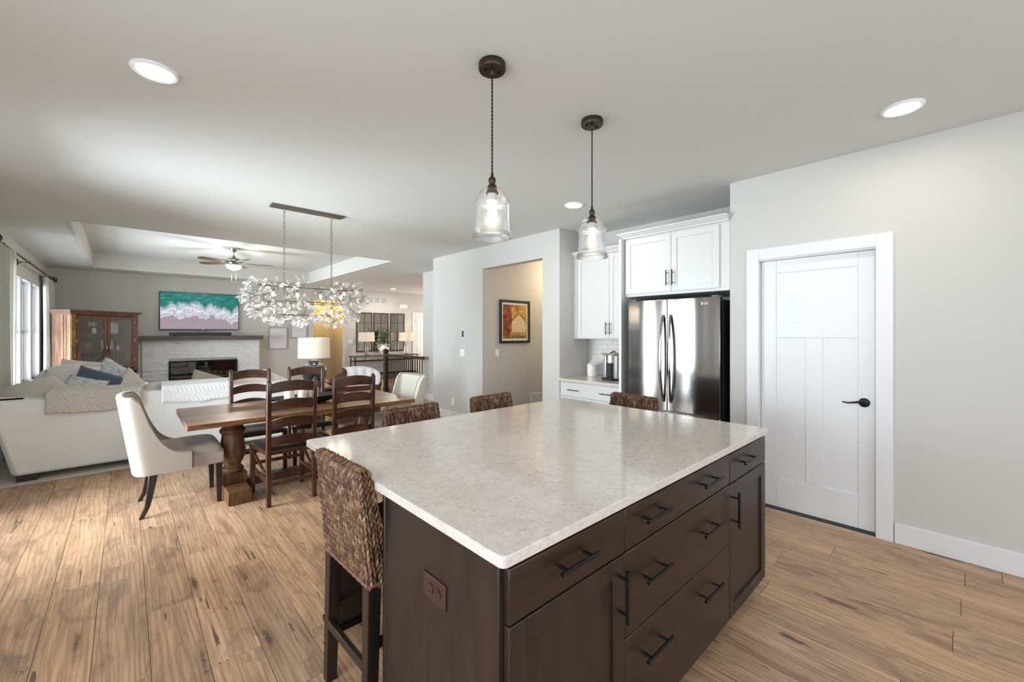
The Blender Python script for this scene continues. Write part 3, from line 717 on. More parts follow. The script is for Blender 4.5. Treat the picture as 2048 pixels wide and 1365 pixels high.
MB().box(3.872, 4.58, 1.383, 2.425, 1.812, 2.42).build('cabinet_body', M_CAB, cf, bevel=0.002, world=True)
d = cab_front(cf, 3.852, 1.465, 1.908, 1.84, 2.40); pull(d, (3.852, 1.885, 1.97), 0.15, 'z', out=(-1, 0, 0), r=0.005)
d = cab_front(cf, 3.852, 1.912, 2.405, 1.84, 2.40); pull(d, (3.852, 1.945, 1.97), 0.15, 'z', out=(-1, 0, 0), r=0.005)
crown(cf, 3.852, 1.383, 2.425, 2.42, 2.475, True)
ul = thing('wall_cabinet', (4.4, 2.9, 1.36), 0, 'white wall cabinet with double doors over the coffee maker and canister', 'cabinet')
MB().box(4.25, 4.58, 2.456, 3.355, 1.36, 2.40).build('cabinet_body', M_CAB, ul, bevel=0.002, world=True)
d = cab_front(ul, 4.23, 2.456, 2.865, 1.375, 2.385); pull(d, (4.23, 2.842, 1.49), 0.15, 'z', out=(-1, 0, 0), r=0.005)
d = cab_front(ul, 4.23, 2.869, 3.34, 1.375, 2.385); pull(d, (4.23, 2.897, 1.49), 0.15, 'z', out=(-1, 0, 0), r=0.005)
MB().box(4.24, 4.58, 3.355, 3.42, 1.36, 2.40).build('filler_strip', M_CAB, ul, world=True)
crown(ul, 4.23, 2.456, 3.42, 2.40, 2.46)
ep = MB().box(3.80, 4.58, 2.426, 2.455, 0, 2.42).build('cabinet_end_panel', M_CAB, bevel=0.002, origin=(4.2, 2.44, 0)); tag(ep, 'tall white end panel between the fridge and the coffee counter', 'panel')
lc = thing('base_cabinet', (4.3, 2.94, 0), 0, 'white base cabinet with wide drawer under the coffee counter', 'cabinet')
MB().box(3.985, 4.58, 2.456, 3.419, 0.09, 0.845).box(4.05, 4.58, 2.456, 3.419, 0, 0.09).build('cabinet_body', M_CAB, lc, bevel=0.002, world=True)
dw = MB().box(3.965, 3.985, 2.475, 3.385, 0.665, 0.832).build('drawer', M_CAB, lc, bevel=0.003, world=True)
pull(dw, (3.965, 3.185, 0.745), 0.16, 'y', out=(-1, 0, 0), r=0.005); pull(dw, (3.965, 2.72, 0.745), 0.16, 'y', out=(-1, 0, 0), r=0.005)
d = cab_front(lc, 3.965, 2.475, 2.928, 0.11, 0.655); d = cab_front(lc, 3.965, 2.932, 3.385, 0.11, 0.655)
kt = MB().box(3.935, 4.575, 2.457, 3.419, 0.846, 0.876).build('coffee_worktop', M_QUARTZ2, bevel=0.004, origin=(4.25, 2.94, 0.846)); tag(kt, 'small quartz worktop in the kitchen nook under the coffee maker', 'worktop')
# backsplash tiles
bs = struct(MB().box(4.574, 4.58, 2.456, 3.42, 0.876, 1.36), 'trim_4', simple('grout', (0.55, 0.54, 0.52), 0.9))
M_TILE = simple('subway_tile', (0.78, 0.76, 0.73), 0.12)
rows = 7; th_ = (1.36 - 0.876) / rows
for r_ in range(rows):
    y = 3.42 - (0.0 if r_ % 2 else 0.076)
    edges = [3.42]
    while y > 2.456 + 0.152:
        y -= 0.152; edges.append(y)
    edges.append(2.456)
    for a, b in zip(edges[:-1], edges[1:]):
        if a - b > 0.02: MB().box(4.567, 4.574, b + 0.001, a - 0.001, 0.876 + r_ * th_ + 0.001, 0.876 + (r_ + 1) * th_ - 0.001).build('tile', M_TILE, bs, bevel=0.0012, seg=1)
# canister
cn = thing('canister', (4.40, 3.24, 0.877), 0, 'white ceramic lidded canister on the coffee counter', 'canister')
MB().lathe([(0.058, 0), (0.062, 0.004), (0.064, 0.08), (0.063, 0.142), (0.060, 0.145)], n=28).build('jar', M_CERAMIC, cn)
MB().lathe([(0.066, 0.146), (0.067, 0.156), (0.055, 0.166), (0.02, 0.172), (0.0, 0.173)], n=28).build('lid', M_CERAMIC, cn)
MB().tube([(0.0, 0.024 * cos(a), 0.170 + 0.032 * sin(a)) for a in [pi * i / 8 for i in range(9)]], 0.006, 8).build('lid_handle', M_CERAMIC, cn)
# coffee maker (front faces -x)
cm = thing('coffee_maker', (4.26, 2.83, 0.877), radians(-12), 'black and silver single-serve coffee maker beside the white canister', 'coffee maker')
MB().box(0.03, 0.24, -0.115, 0.115, 0.0, 0.285).build('water_tank', M_BLKPLASTIC, cm, bevel=0.02, seg=3)
for y0, y1 in ((-0.115, -0.062), (0.062, 0.105)): MB().box(-0.06, 0.05, y0, y1, 0.02, 0.30).build('side_column', M_SILVER, cm, bevel=0.012, seg=3)
MB().lathe([(0.058, 0.20), (0.062, 0.205), (0.062, 0.295)], (-0.03, 0, 0), n=24).build('brew_head', M_NICKEL, cm)
MB().box(-0.10, 0.20, -0.112, 0.108, 0.298, 0.318).build('top_lid', simple('champagne_plastic', (0.5, 0.42, 0.32), 0.3, 0.5), cm, bevel=0.009, seg=3)
mbh = MB().tube([(-0.09, -0.04, 0.315), (-0.02, -0.02, 0.34), (0.06, 0.03, 0.335), (0.1, 0.06, 0.32)], 0.008, 8); mbh.build('lid_lever', M_BLKPLASTIC, cm)
MB().box(0.02, 0.04, -0.064, 0.064, 0.03, 0.22).build('back_plate', M_BLKPLASTIC, cm)
MB().box(-0.11, 0.06, -0.085, 0.085, 0.0, 0.03).build('drip_tray', M_BLKPLASTIC, cm, bevel=0.008)
outlet_plate('power_outlet', None, '-x', (4.567, 3.33, 1.08), M_WHITEP, 'white wall outlet on the tiles behind the canister')
# soffit light spill above cabinets is left to the room light

# ------------------------------------------------------------------ wall things on the hall wall
outlet_plate('light_switch', None, '-x', (3.97, 5.47, 1.115), M_WHITEP, 'white double light switch left of the passage opening', 'switch', w_=0.118, kind='switch')
outlet_plate('power_outlet', None, '-x', (3.97, 5.73, 0.30), M_WHITEP, 'white outlet low on the wall behind the bar stools')
outlet_plate('light_switch', None, '-y', (4.27, 4.952, 1.118), M_WHITEP, 'white single switch inside the passage, below the barn picture', 'switch', kind='switch')
tp = thing('thermostat', (3.97, 5.44, 1.42), -pi / 2, 'small black wall control with white edge above the light switch', 'thermostat')
MB().box(-0.035, 0.035, -0.008, 0, -0.06, 0.06).build('cover_plate', M_WHITEP, tp, bevel=0.002)
MB().box(-0.02, 0.02, -0.018, -0.008, -0.052, 0.052).build('display', M_BLKPLASTIC, tp, bevel=0.004)
def grille(name, loc, rz, w_, h_, label, cells=2, down=True):
    g = thing(name, loc, rz, label, 'vent')
    cw = w_ / cells
    mb = MB().box(-w_ / 2, w_ / 2, -0.012, 0, h_ / 2 - 0.022, h_ / 2).box(-w_ / 2, w_ / 2, -0.012, 0, -h_ / 2, -h_ / 2 + 0.022)
    for i in range(cells + 1):
        x = -w_ / 2 + i * cw; hw = 0.011
        mb.box(max(x - hw, -w_ / 2), min(x + hw, w_ / 2), -0.012, 0, -h_ / 2, h_ / 2)
    mb.build('frame', M_TRIM, g, bevel=0.002)
    MB().box(-w_ / 2 + .01, w_ / 2 - .01, -0.0015, 0, -h_ / 2 + .01, h_ / 2 - .01).build('duct_opening', simple('duct_dark', (0.12, 0.11, 0.10), 0.8), g)
    nsl = int((h_ - 0.04) / 0.016)
    for i in range(nsl):
        z = -h_ / 2 + 0.025 + i * 0.016
        MB().add([(-w_ / 2 + .012, -0.009, z), (w_ / 2 - .012, -0.009, z), (w_ / 2 - .012, -0.003, z + 0.009), (-w_ / 2 + .012, -0.003, z + 0.009), (-w_ / 2 + .012, -0.0095, z + .0015), (w_ / 2 - .012, -0.0095, z + .0015), (w_ / 2 - .012, -0.0035, z + 0.0105), (-w_ / 2 + .012, -0.0035, z + 0.0105)],
                 [(0, 3, 2, 1), (4, 5, 6, 7), (0, 1, 5, 4), (1, 2, 6, 5), (2, 3, 7, 6), (3, 0, 4, 7)]).build('louvre', M_TRIM, g, smooth=False)
    return g
grille('floor_level_vent', (5.16, 4.952, 0.31), 0, 0.30, 0.20, 'white two-cell return vent low on the passage wall')
grille('return_air_vent', (5.44, 12.48, 2.45), 0, 0.42, 0.21, 'left white return air vent high above the paned mirrors')
grille('return_air_vent', (5.885, 12.48, 2.45), 0, 0.42, 0.21, 'right white return air vent high above the paned mirrors')
grille('wall_register', (5.62, 12.48, 0.30), 0, 0.30, 0.20, 'white wall register low under the console table')

# barn picture in the passage
def frame_pic(name, loc, rz, w_, h_, fw, mat_f, label, mat_w=0.0, art=None, depth=0.03):
    p = thing(name, loc, rz, label, 'picture')
    mb = MB().box(-w_ / 2, w_ / 2, -depth, 0, h_ / 2 - fw, h_ / 2).box(-w_ / 2, w_ / 2, -depth, 0, -h_ / 2, -h_ / 2 + fw).box(-w_ / 2, -w_ / 2 + fw, -depth, 0, -h_ / 2 + fw, h_ / 2 - fw).box(w_ / 2 - fw, w_ / 2, -depth, 0, -h_ / 2 + fw, h_ / 2 - fw)
    mb.build('frame', mat_f, p, bevel=0.003)
    if mat_w:
        MB().box(-w_ / 2 + fw, w_ / 2 - fw, -0.012, -0.004, -h_ / 2 + fw, h_ / 2 - fw).build('mat_board', M_PAPER, p)
    if art:
        m_ = fw + mat_w; MB().box(-w_ / 2 + m_, w_ / 2 - m_, -0.014, -0.003, -h_ / 2 + m_, h_ / 2 - m_).build('print', art, p)
    return p
def autumn():
    t = NT('autumn_print'); v = t.coords(); sp = t.n('SeparateXYZ', Vector=v)
    X, Z = sp.outputs[0], sp.outputs[2]
    nz = t.noise(v, 16, 5, 0.7); n2 = t.noise(v, 5, 3)
    gold = t.ramp(nz, [(0.3, (0.10, 0.04, 0.01)), (0.5, (0.60, 0.28, 0.04)), (0.65, (0.85, 0.55, 0.16))])
    red = t.ramp(nz, [(0.35, (0.06, 0.015, 0.01)), (0.55, (0.32, 0.055, 0.02)), (0.7, (0.60, 0.22, 0.10))])
    xr = t.n('Math', {'operation': 'ADD'}, i0=X, i1=t.n('Math', {'operation': 'MULTIPLY'}, i0=n2, i1=0.25).outputs[0]).outputs[0]
    tree = t.mix(t.ramp(xr, [(0.03, 1.0), (0.07, 0.0)]), gold, red)
    grass = t.ramp(nz, [(0.35, (0.10, 0.07, 0.015)), (0.65, (0.36, 0.25, 0.06))])
    z01 = t.n('MapRange', i0=Z, i1=-0.24, i2=-0.20).outputs[0]
    return t.bsdf(t.mix(z01, grass, tree), 0.4)
bp = frame_pic('framed_picture', (4.635, 4.952, 1.617), 0, 0.665, 0.69, 0.038, simple('dark_frame', (0.02, 0.012, 0.01), 0.35), 'dark-framed autumn print of a white barn in the passage', 0.035, autumn())
M_BARN = simple('barn_ink', (0.72, 0.58, 0.36), 0.5)
MB().prism([(-0.07, -0.17), (0.24, -0.17), (0.24, -0.0), (0.10, 0.12), (-0.07, -0.0)], -0.0155, -0.0135, 'y').build('printed_barn', M_BARN, bp)
MB().prism([(0.085, 0.13), (0.095, 0.135), (0.27, -0.02), (0.25, -0.02)], -0.0157, -0.0137, 'y').build('printed_roof', simple('barn_roof_ink', (0.10, 0.05, 0.03), 0.5), bp)
tb = MB()
for a, b in (((0.06, 0.12), (0.04, 0.26)), ((0.05, 0.17), (0.10, 0.27)), ((0.05, 0.15), (-0.03, 0.26)), ((0.045, 0.2), (0.0, 0.27))): tb.tube([(a[0], -0.0145, a[1]), (b[0], -0.0145, b[1])], 0.004, 4)
tb.build('printed_branches', simple('branch_ink', (0.05, 0.02, 0.01), 0.5), bp)

# ------------------------------------------------------------------ pendants, recessed lights
def make_pendant(loc, label):
    p = thing('pendant_lamp', loc, 0, label, 'pendant lamp', 'glass pendant lamps above the island')
    MB().lathe([(0.064, 0), (0.066, -0.004), (0.066, -0.030), (0.062, -0.036), (0.0, -0.036)], n=28).build('canopy', M_BRONZE, p)
    mb = MB()
    for s_ in (-1, 1):
        t = MB().lathe([(0.006, -0.036), (0.006, -0.044), (0, -0.046)], (s_ * 0.032, -s_ * 0.012, 0), n=10); mb.add(t.v, t.f)
    mb.build('canopy_screw', M_BLACK, p)
    MB().lathe([(0.012, -0.036), (0.010, -0.05), (0.005, -0.056)], n=12).build('cord_grip', M_BRONZE, p)
    mb = MB()
    for k in range(2):
        N = 150; mb.tube([(0.0022 * cos(k * pi + i * 0.55), 0.0022 * sin(k * pi + i * 0.55), -0.05 - i * (0.49 / N)) for i in range(N + 1)], 0.0024, 5)
    mb.build('twisted_cord', M_BLACK, p)
    MB().lathe([(0.005, -0.525), (0.007, -0.54), (0.008, -0.548), (0.016, -0.556), (0.019, -0.567), (0.015, -0.578), (0.013, -0.583), (0.021, -0.592), (0.025, -0.605), (0.021, -0.616), (0.019, -0.618), (0.030, -0.622), (0.031, -0.632), (0.0, -0.633)], n=24).build('spindle', M_BRONZE, p)
    prof = [(0.024, -0.612), (0.045, -0.614), (0.062, -0.626), (0.070, -0.643), (0.071, -0.658), (0.075, -0.663), (0.087, -0.667), (0.089, -0.673), (0.083, -0.679), (0.080, -0.69), (0.081, -0.74), (0.083, -0.79), (0.086, -0.812), (0.093, -0.824), (0.096, -0.838), (0.095, -0.845), (0.092, -0.838), (0.088, -0.820)]
    MB().lathe(prof, n=40, cap=False).build('glass_shade', M_SHADEGLASS, p)
    sk = MB().lathe([(0.024, -0.63), (0.024, -0.665), (0.018, -0.67), (0.0, -0.67)], n=18); sk.build('socket', M_CERAMIC, p)
    MB().lathe([(0.012, -0.668), (0.016, -0.69), (0.022, -0.715), (0.023, -0.735), (0.018, -0.755), (0.0, -0.766)], n=18).build('bulb', M_BULB, p)
    return p
p1 = make_pendant((1.300, 1.547, H), 'seeded glass pendant lamp above the island, the nearer and larger-looking one on the left')
dup(p1, (2.095, 1.543, H), 0, 'seeded glass pendant lamp above the island, the farther one beside the white cabinets')
def downlight(loc, label, r=0.075):
    d = thing('recessed_light', loc, 0, label, 'ceiling light', 'round recessed ceiling lights')
    MB().lathe([(r + 0.022, 0), (r + 0.022, -0.006), (r + 0.012, -0.014), (r, -0.010), (r, 0)], n=32, cap=False).build('trim_ring', M_WHITEP, d)
    MB().lathe([(r, -0.008), (0, -0.010)], n=32, cap=False).build('lens', M_LED, d)
    return d
dl0 = downlight((0.105, 2.729, H), 'round recessed ceiling light at the upper left, over the open floor')
dup(dl0, (3.295, 0.237, H), 0, 'round recessed ceiling light above the pantry door wall')
dup(dl0, (3.349, 2.691, H), 0, 'small round recessed ceiling light between the pendant lamps')
dup(dl0, (5.80, 11.45, H), 0, 'tiny recessed ceiling light above the paned mirrors')
for i, (lx, ly) in enumerate(((0.105, 2.729), (3.295, 0.237), (3.349, 2.691), (5.80, 11.45))):
    l = area('downlight_glow', (lx, ly, H - 0.02), (0, 0, 0), 0.13, 0.13, (4, 2.5, 4, 16)[i], (1.0, 0.93, 0.82)); l.data.shape = 'DISK'

# ------------------------------------------------------------------ dining table
TBX0, TBX1, TBY0, TBY1, TBZ = 0.335, 2.26, 3.965, 4.94, 0.735
tb = thing('dining_table', (1.3, 4.45, 0), 0, 'long rustic wooden trestle dining table with plank top and turned legs', 'dining table')
NP = 7; pw = (TBY1 - TBY0) / NP
tones = [(0.55, 0.9), (0.8, 1), (1.15, 1), (0.7, 1), (1, 1), (0.85, 1), (0.6, 1)]
for i in range(NP):
    MB().box(TBX0, TBX1, TBY0 + i * pw + 0.0008, TBY0 + (i + 1) * pw - 0.0008, TBZ - 0.042, TBZ).build('plank', M_TABLETOP, tb, bevel=0.003, world=True)
MB().box(TBX0 + 0.12, TBX1 - 0.12, 4.36, 4.55, 0.655, 0.693).build('apron_beam', M_PEDESTAL, tb, world=True)
ped = [(0.075, 0.20), (0.082, 0.215), (0.082, 0.235), (0.066, 0.25), (0.060, 0.262), (0.074, 0.285), (0.094, 0.33), (0.100, 0.38), (0.097, 0.43), (0.085, 0.50), (0.082, 0.535), (0.098, 0.555), (0.100, 0.575), (0.086, 0.59), (0.078, 0.60), (0.098, 0.615), (0.099, 0.632), (0.080, 0.648), (0.085, 0.66), (0.095, 0.693)]
for px_ in (0.70, 1.90):
    pd = MB().lathe(ped, (px_, 4.45, 0), n=28).build('pedestal', M_PEDESTAL, tb, world=True)
    MB().box(px_ - 0.095, px_ + 0.095, 4.345, 4.555, 0.115, 0.20).build('pedestal_block', M_PEDESTAL, pd, bevel=0.005, world=True)
    MB().box(px_ - 0.085, px_ + 0.085, 4.11, 4.79, 0.0, 0.115).build('foot', M_PEDESTAL, tb, bevel=0.006, world=True)
MB().box(0.79, 1.81, 4.40, 4.50, 0.05, 0.12).build('stretcher', M_PEDESTAL, tb, bevel=0.004, world=True)

# ladder-back chairs
def make_ladder(loc, rz, label, group):
    c = thing('ladder_back_chair', loc, rz, label, 'chair', group)
    hw = 0.178
    def rake(z): return -0.03 * max(0, (z - 0.5) / 0.55) - 0.012 * max(0, 1 - z / 0.45)
    for s_ in (-1, 1):
        mb = MB()
        zs = [0, 0.2, 0.45, 0.7, 0.9, 1.02, 1.04, 1.05]
        o = []
        for i in range(len(zs) - 1):
            h0 = (0.017, 0.021) if zs[i] < 1.03 else (0.010, 0.012); h1 = (0.017, 0.021) if zs[i + 1] < 1.03 else ((0.012, 0.014) if zs[i + 1] < 1.045 else (0.006, 0.007))
            a = (s_ * hw, rake(zs[i]), zs[i]); b = (s_ * hw, rake(zs[i + 1]), zs[i + 1])
            if i == 0:
                base = len(mb.v)
                for (sx, sy) in ((-1, -1), (1, -1), (1, 1), (-1, 1)): mb.v.append((a[0] + sx * h0[0], a[1] + sy * h0[1], a[2]))
                mb.f.append((0, 3, 2, 1))
            for (sx, sy) in ((-1, -1), (1, -1), (1, 1), (-1, 1)): mb.v.append((b[0] + sx * h1[0], b[1] + sy * h1[1], b[2]))
            q = i * 4
            for j in range(4): mb.f.append((q + j, q + (j + 1) % 4, q + 4 + (j + 1) % 4, q + 4 + j))
        q = (len(zs) - 1) * 4; mb.f.append((q, q + 1, q + 2, q + 3))
        mb.build('back_post', M_CHAIRWOOD, c, bevel=0.005)
        MB().taper((s_ * 0.205, 0.44, 0), (0.017, 0.017), (s_ * 0.205, 0.44, 0.425), (0.022, 0.022)).build('leg', M_CHAIRWOOD, c, bevel=0.004)
    for z0, h_ in ((0.935, 0.078), (0.785, 0.072), (0.635, 0.070), (0.485, 0.068)):
        def fn(u, v, z0=z0, h_=h_):
            x = (u - 0.5) * 2 * (hw - 0.012); arch = 0.028 * (1 - (2 * u - 1) ** 2); bow = -0.022 * (1 - (2 * u - 1) ** 2)
            vv = v * 4
            ring = [(0.008, 0), (0.008, 1), (-0.008, 1), (-0.008, 0), (0.008, 0)]
            k = min(3, int(vv)); t = vv - k; a, b = ring[k], ring[k + 1]
            dy = a[0] + (b[0] - a[0]) * t; fz = a[1] + (b[1] - a[1]) * t
            return (x, rake(z0) + bow + dy, z0 + fz * h_ + arch * (0.55 + 0.45 * fz))
        mb = MB().grid(fn, 10, 4)
        n_ = 5; mb.f.append((0, 1, 2, 3)); mb.f.append(tuple(10 * 5 + k for k in (3, 2, 1, 0)))
        mb.build('slat', M_CHAIRSLAT, c, bevel=0.003, seg=1)
    # seat frame
    mb = MB()
    pts = [(-0.19, 0.0), (0.19, 0.0), (0.232, 0.44), (0.20, 0.475), (0.1, 0.487), (0, 0.49), (-0.1, 0.487), (-0.20, 0.475), (-0.232, 0.44)]
    mb.prism(pts, 0.418, 0.452); mb.build('seat_frame', M_CHAIRWOOD, c, bevel=0.006)
    def seat(u, v):
        wx = 0.182 + (0.218 - 0.182) * v; x = (u - 0.5) * 2 * wx; y = 0.02 + v * 0.455
        e = (1 - (2 * u - 1) ** 4) * (1 - (2 * v - 1) ** 6)
        return (x, y, 0.449 + 0.022 * e ** 0.4 - 0.010 * cos((u - .5) * pi) * sin(v * pi))
    MB().grid(seat, 14, 14).build('seat', M_SEATLEATHER, c)
    for s_ in (-1, 1):
        mb = MB(); N = 10
        pts = []
        for i in range(N + 1):
            t = i / N; y = 0.01 + t * 0.42; x = s_ * (0.18 + 0.022 * t + 0.0); z = 0.375 - 0.12 * sin(pi * (1 - t) / 2) * (1 - t) ** 0.2 + 0.0
            pts.append((x, y, z))
        mb.tube(pts, 0.012, 6); mb.build('side_brace', M_CHAIRWOOD, c)
        MB().box(s_ * 0.19 - 0.010, s_ * 0.19 + 0.010, 0.0, 0.44, 0.195, 0.225).build('stretcher', M_CHAIRWOOD, c, bevel=0.003)
    MB().box(-hw, hw, -0.010, 0.010, 0.165, 0.195).build('stretcher', M_CHAIRWOOD, c, bevel=0.003)
    MB().box(-0.19, 0.19, 0.43, 0.45, 0.25, 0.28).build('stretcher', M_CHAIRWOOD, c, bevel=0.003)
    return c
G = 'ladder-back dining chairs'
lc0 = make_ladder((1.038, 3.895, 0), 0, 'brown ladder-back chair on the near side of the table, beside the left trestle leg', G)
dup(lc0, (1.570, 3.895, 0), radians(-1), 'brown ladder-back chair on the near side of the table, between it and the island corner', G)
dup(lc0, (0.985, 5.20, 0), pi + radians(2), 'brown ladder-back chair on the far side of the table, in front of the white throw', G)
dup(lc0, (1.545, 5.20, 0), pi + radians(-5), 'brown ladder-back chair on the far side of the table, in front of the navy lamp', G)

# host chairs
def make_host(loc, rz, label, group, fab, fabin):
    c = thing('upholstered_dining_chair', loc, rz, label, 'chair', group)
    W = 0.285
    def plan(s):   # s in -1..1 -> (x, y, nx, ny)
        a = abs(s)
        if a > 0.6:
            t = (a - 0.6) / 0.4; return (math.copysign(W, s), 0.06 + t * 0.25)
        ph = a / 0.6 * pi / 2
        return (math.copysign(W * (sin(ph) ** 0.62), s), 0.06 - 0.115 * cos(ph) ** 0.62)
    def top(y0): return 0.932 if y0 < 0.07 else 0.46 + 0.472 * exp(-(y0 - 0.07) / 0.055)
    ZB = 0.335
    def surf(s, v, inset):
        x, y0 = plan(s); zt = top(y0); z = ZB + v * (zt - ZB)
        sc_ = 1 - inset / W
        xi = x * sc_; yi = y0 if inset == 0 else (0.06 - (0.06 - y0) * (1 - inset / 0.115) if y0 < 0.06 else y0)
        k = max(0, min(1, (0.31 - y0) / 0.2)); flare = (z - ZB)
        return (xi * (1 + 0.05 * flare), yi - 0.15 * flare * k, z)
    N, Mv = 48, 16
    mb = MB()
    def outer(u, v): return surf(u * 2 - 1, v, 0)
    mb.grid(outer, N, Mv)
    mb.build('outer_shell', fab, c, ang=60)
    mb = MB(); TI = 0.06
    def inner(u, v):
        s = u * 2 - 1; p = surf(s, v, TI); z = p[2]
        tuft = 0.0
        if abs(s) < 0.75 and z > 0.5: tuft = 0.010 * (0.5 - 0.5 * cos(2 * pi * (s * 2.2))) * (0.5 - 0.5 * cos(2 * pi * (z - 0.5) / 0.15)) + 0.006
        return (p[0], p[1] - 0.012 + tuft, z)
    mb.grid(inner, N, Mv * 2)
    mb.build('inner_back', fabin, c, ang=60)
    mb = MB()
    def rim(u, v):
        s = u * 2 - 1; a = Vector(surf(s, 1, 0)); b = Vector(inner(u, 1)); p = a.lerp(b, v); p.z += 0.014 * sin(pi * v); return p
    mb.grid(rim, N, 5)
    for uu in (0.0, 1.0):
        def edge(u, v, uu=uu):
            a = Vector(outer(uu, u)); b = Vector(inner(uu, u)); p = a.lerp(b, v); p.y += 0.010 * sin(pi * v); return p
        mb.grid(edge, 10, 4)
    mb.build('rolled_edge', fab, c, ang=70)
    MB().tube([Vector(rim(i / N, 0.92)) + Vector((0, 0, 0.003)) for i in range(N + 1)], 0.0035, 6).build('piping', M_PIPING, c)
    mb = MB()
    for s_ in (-1, 1): mb.tube([surf(s_, v / 8, 0) for v in range(9)], 0.003, 6)
    mb.build('seam_nails', M_PIPING, c)
    # seat
    def cushion(u, v):
        ph = u * 2 * pi
        return None
    def seat_top(u, v):
        x = (u - 0.5) * 2 * (0.232 + 0.028 * min(1, max(0, (v - 0.45) * 6))); y = -0.0 + v * 0.53
        e = (1 - abs(2 * u - 1) ** 5) * (1 - abs(2 * v - 1) ** 7)
        return (x, y, 0.435 + 0.085 * max(0, e) ** 0.5)
    mb = MB().grid(seat_top, 24, 24); mb.build('seat', fabin, c, ang=70)
    mb = MB(); mb.box(-0.232, 0.232, 0.0, 0.30, 0.335, 0.437); mb.box(-0.262, 0.262, 0.285, 0.531, 0.335, 0.437); mb.build('seat_base', fab, c, bevel=0.012, seg=3)
    for s_ in (-1, 1):
        MB().taper((s_ * 0.215, 0.50, 0), (0.016, 0.016), (s_ * 0.225, 0.495, 0.34), (0.024, 0.024)).build('leg', M_STOOLLEG, c, bevel=0.003)
        mb = MB(); prev = None
        zs = [0, 0.08, 0.16, 0.25, 0.34]
        for i, z in enumerate(zs):
            t = z / 0.34; y = 0.0 + 0.075 * (t ** 0.55); hx, hy = 0.013 + 0.007 * t, 0.015 + 0.012 * t; x = s_ * (0.235 - 0.02 * t)
            for (a, b) in ((-1, -1), (1, -1), (1, 1), (-1, 1)): mb.v.append((x + a * hx, y + b * hy, z))
            if i:
                q = (i - 1) * 4
                for j in range(4): mb.f.append((q + j, q + (j + 1) % 4, q + 4 + (j + 1) % 4, q + 4 + j))
        mb.f.append((0, 3, 2, 1)); mb.f.append((16, 17, 18, 19)); mb.build('leg', M_STOOLLEG, c, bevel=0.003)
    return c
G = 'upholstered linen host chairs at the table ends'
make_host((0.083, 4.535, 0), -pi / 2, 'cream linen barrel-back chair at the left end of the table, seen from its side', G, M_LINEN, M_LINENIN)
make_host((2.44, 4.46, 0), pi / 2, 'pale tufted linen chair at the right end of the table, near the stair railing', G, M_LINENLT, M_LINENLT)

# bowl with candles
bw = thing('oval_bowl', (1.335, 4.45, TBZ), 0, 'long dark oval dough bowl in the middle of the dining table', 'bowl')
mb = MB().lathe([(0.0, 0.0), (0.16, 0.0), (0.27, 0.03), (0.37, 0.072), (0.385, 0.078), (0.37, 0.076), (0.26, 0.035), (0.15, 0.012), (0, 0.012)], n=40, sx=1.0, sy=0.42, cap=False)
mb.build('bowl_shell', simple('dark_bowl_wood', (0.018, 0.016, 0.018), 0.5), bw)
for i, (dx, dy, r_, h_, lb) in enumerate(((-0.165, 0.02, 0.047, 0.165, 'tall pillar candle on the left of the dark bowl'), (-0.055, 0.0, 0.046, 0.160, 'tall pillar candle in the middle of the dark bowl'), (0.06, 0.035, 0.045, 0.135, 'shorter pillar candle on the right of the dark bowl'))):
    cd = thing('pillar_candle', (1.335 + dx, 4.45 + dy, TBZ + 0.013), 0, lb, 'candle', 'cream pillar candles in the bowl')
    MB().lathe([(r_, 0), (r_, h_ - 0.004), (r_ - 0.004, h_), (0.012, h_ - 0.006), (0, h_ - 0.007)], n=24).build('wax', M_CANDLE, cd)
    MB().tube([(0, 0, h_ - 0.008), (0.002, 0, h_ + 0.01)], 0.0012, 5).build('wick', M_BLACK, cd)

# ------------------------------------------------------------------ chandelier
CX, CY = 1.43, 4.745
ch = thing('crystal_chandelier', (CX, CY, H), 0, 'long branching chandelier with clear crystal petals hanging over the dining table', 'chandelier')
MB().box(-0.36, 0.36, -0.06, 0.06, -0.022, 0).build('ceiling_plate', M_PEWTER, ch, bevel=0.004)
MB().lathe([(0.007, -0.022), (0.007, -0.034), (0, -0.036)], n=10).build('plate_finial', M_NICKEL, ch)
for sx in (-0.236, 0.236):
    ck = MB(); z = -0.03; k = 0
    while z > -0.80:
        L, Wl = 0.034, 0.010
        pts = []
        for i in range(12):
            a = 2 * pi * i / 12; u = Wl * cos(a); v = (L / 2 - Wl) * (1 if sin(a) > 0 else -1) + Wl * sin(a)
            pts.append((sx + (u if k % 2 == 0 else 0), (0 if k % 2 == 0 else u), z - L / 2 + v))
        ck.tube(pts, 0.0022, 5, closed=True); z -= L - 0.007; k += 1
    ck.build('chain', M_CHAIN, ch)
zt_ = -0.83
fr_ = MB()
def oval(a, b, z, n=36, pw_=0.75):
    return [(a * math.copysign(abs(cos(2 * pi * i / n)) ** pw_, cos(2 * pi * i / n)), b * math.copysign(abs(sin(2 * pi * i / n)) ** pw_, sin(2 * pi * i / n)), z) for i in range(n)]
fr_.tube([(-0.46, 0, zt_), (0.46, 0, zt_)], 0.006, 8)
fr_.tube(oval(0.40, 0.15, zt_ - 0.16), 0.005, 6, closed=True)
fr_.tube(oval(0.30, 0.10, zt_ - 0.29), 0.004, 6, closed=True)
for sx in (-0.236, 0.236):
    fr_.tube([(sx, 0, zt_ + 0.03), (sx, 0, zt_ - 0.30)], 0.006, 8); fr_.tube([(sx, -0.15, zt_ - 0.16), (sx, 0.15, zt_ - 0.16)], 0.004, 6)
for sx in (-0.46, -0.2, 0.08, 0.34, 0.46):
    for sy in (-1, 1): fr_.tube([(sx * 0.9, 0, zt_), (sx * 0.88, sy * 0.10, zt_ - 0.05), (sx * 0.85, sy * 0.145, zt_ - 0.16)], 0.0035, 6)
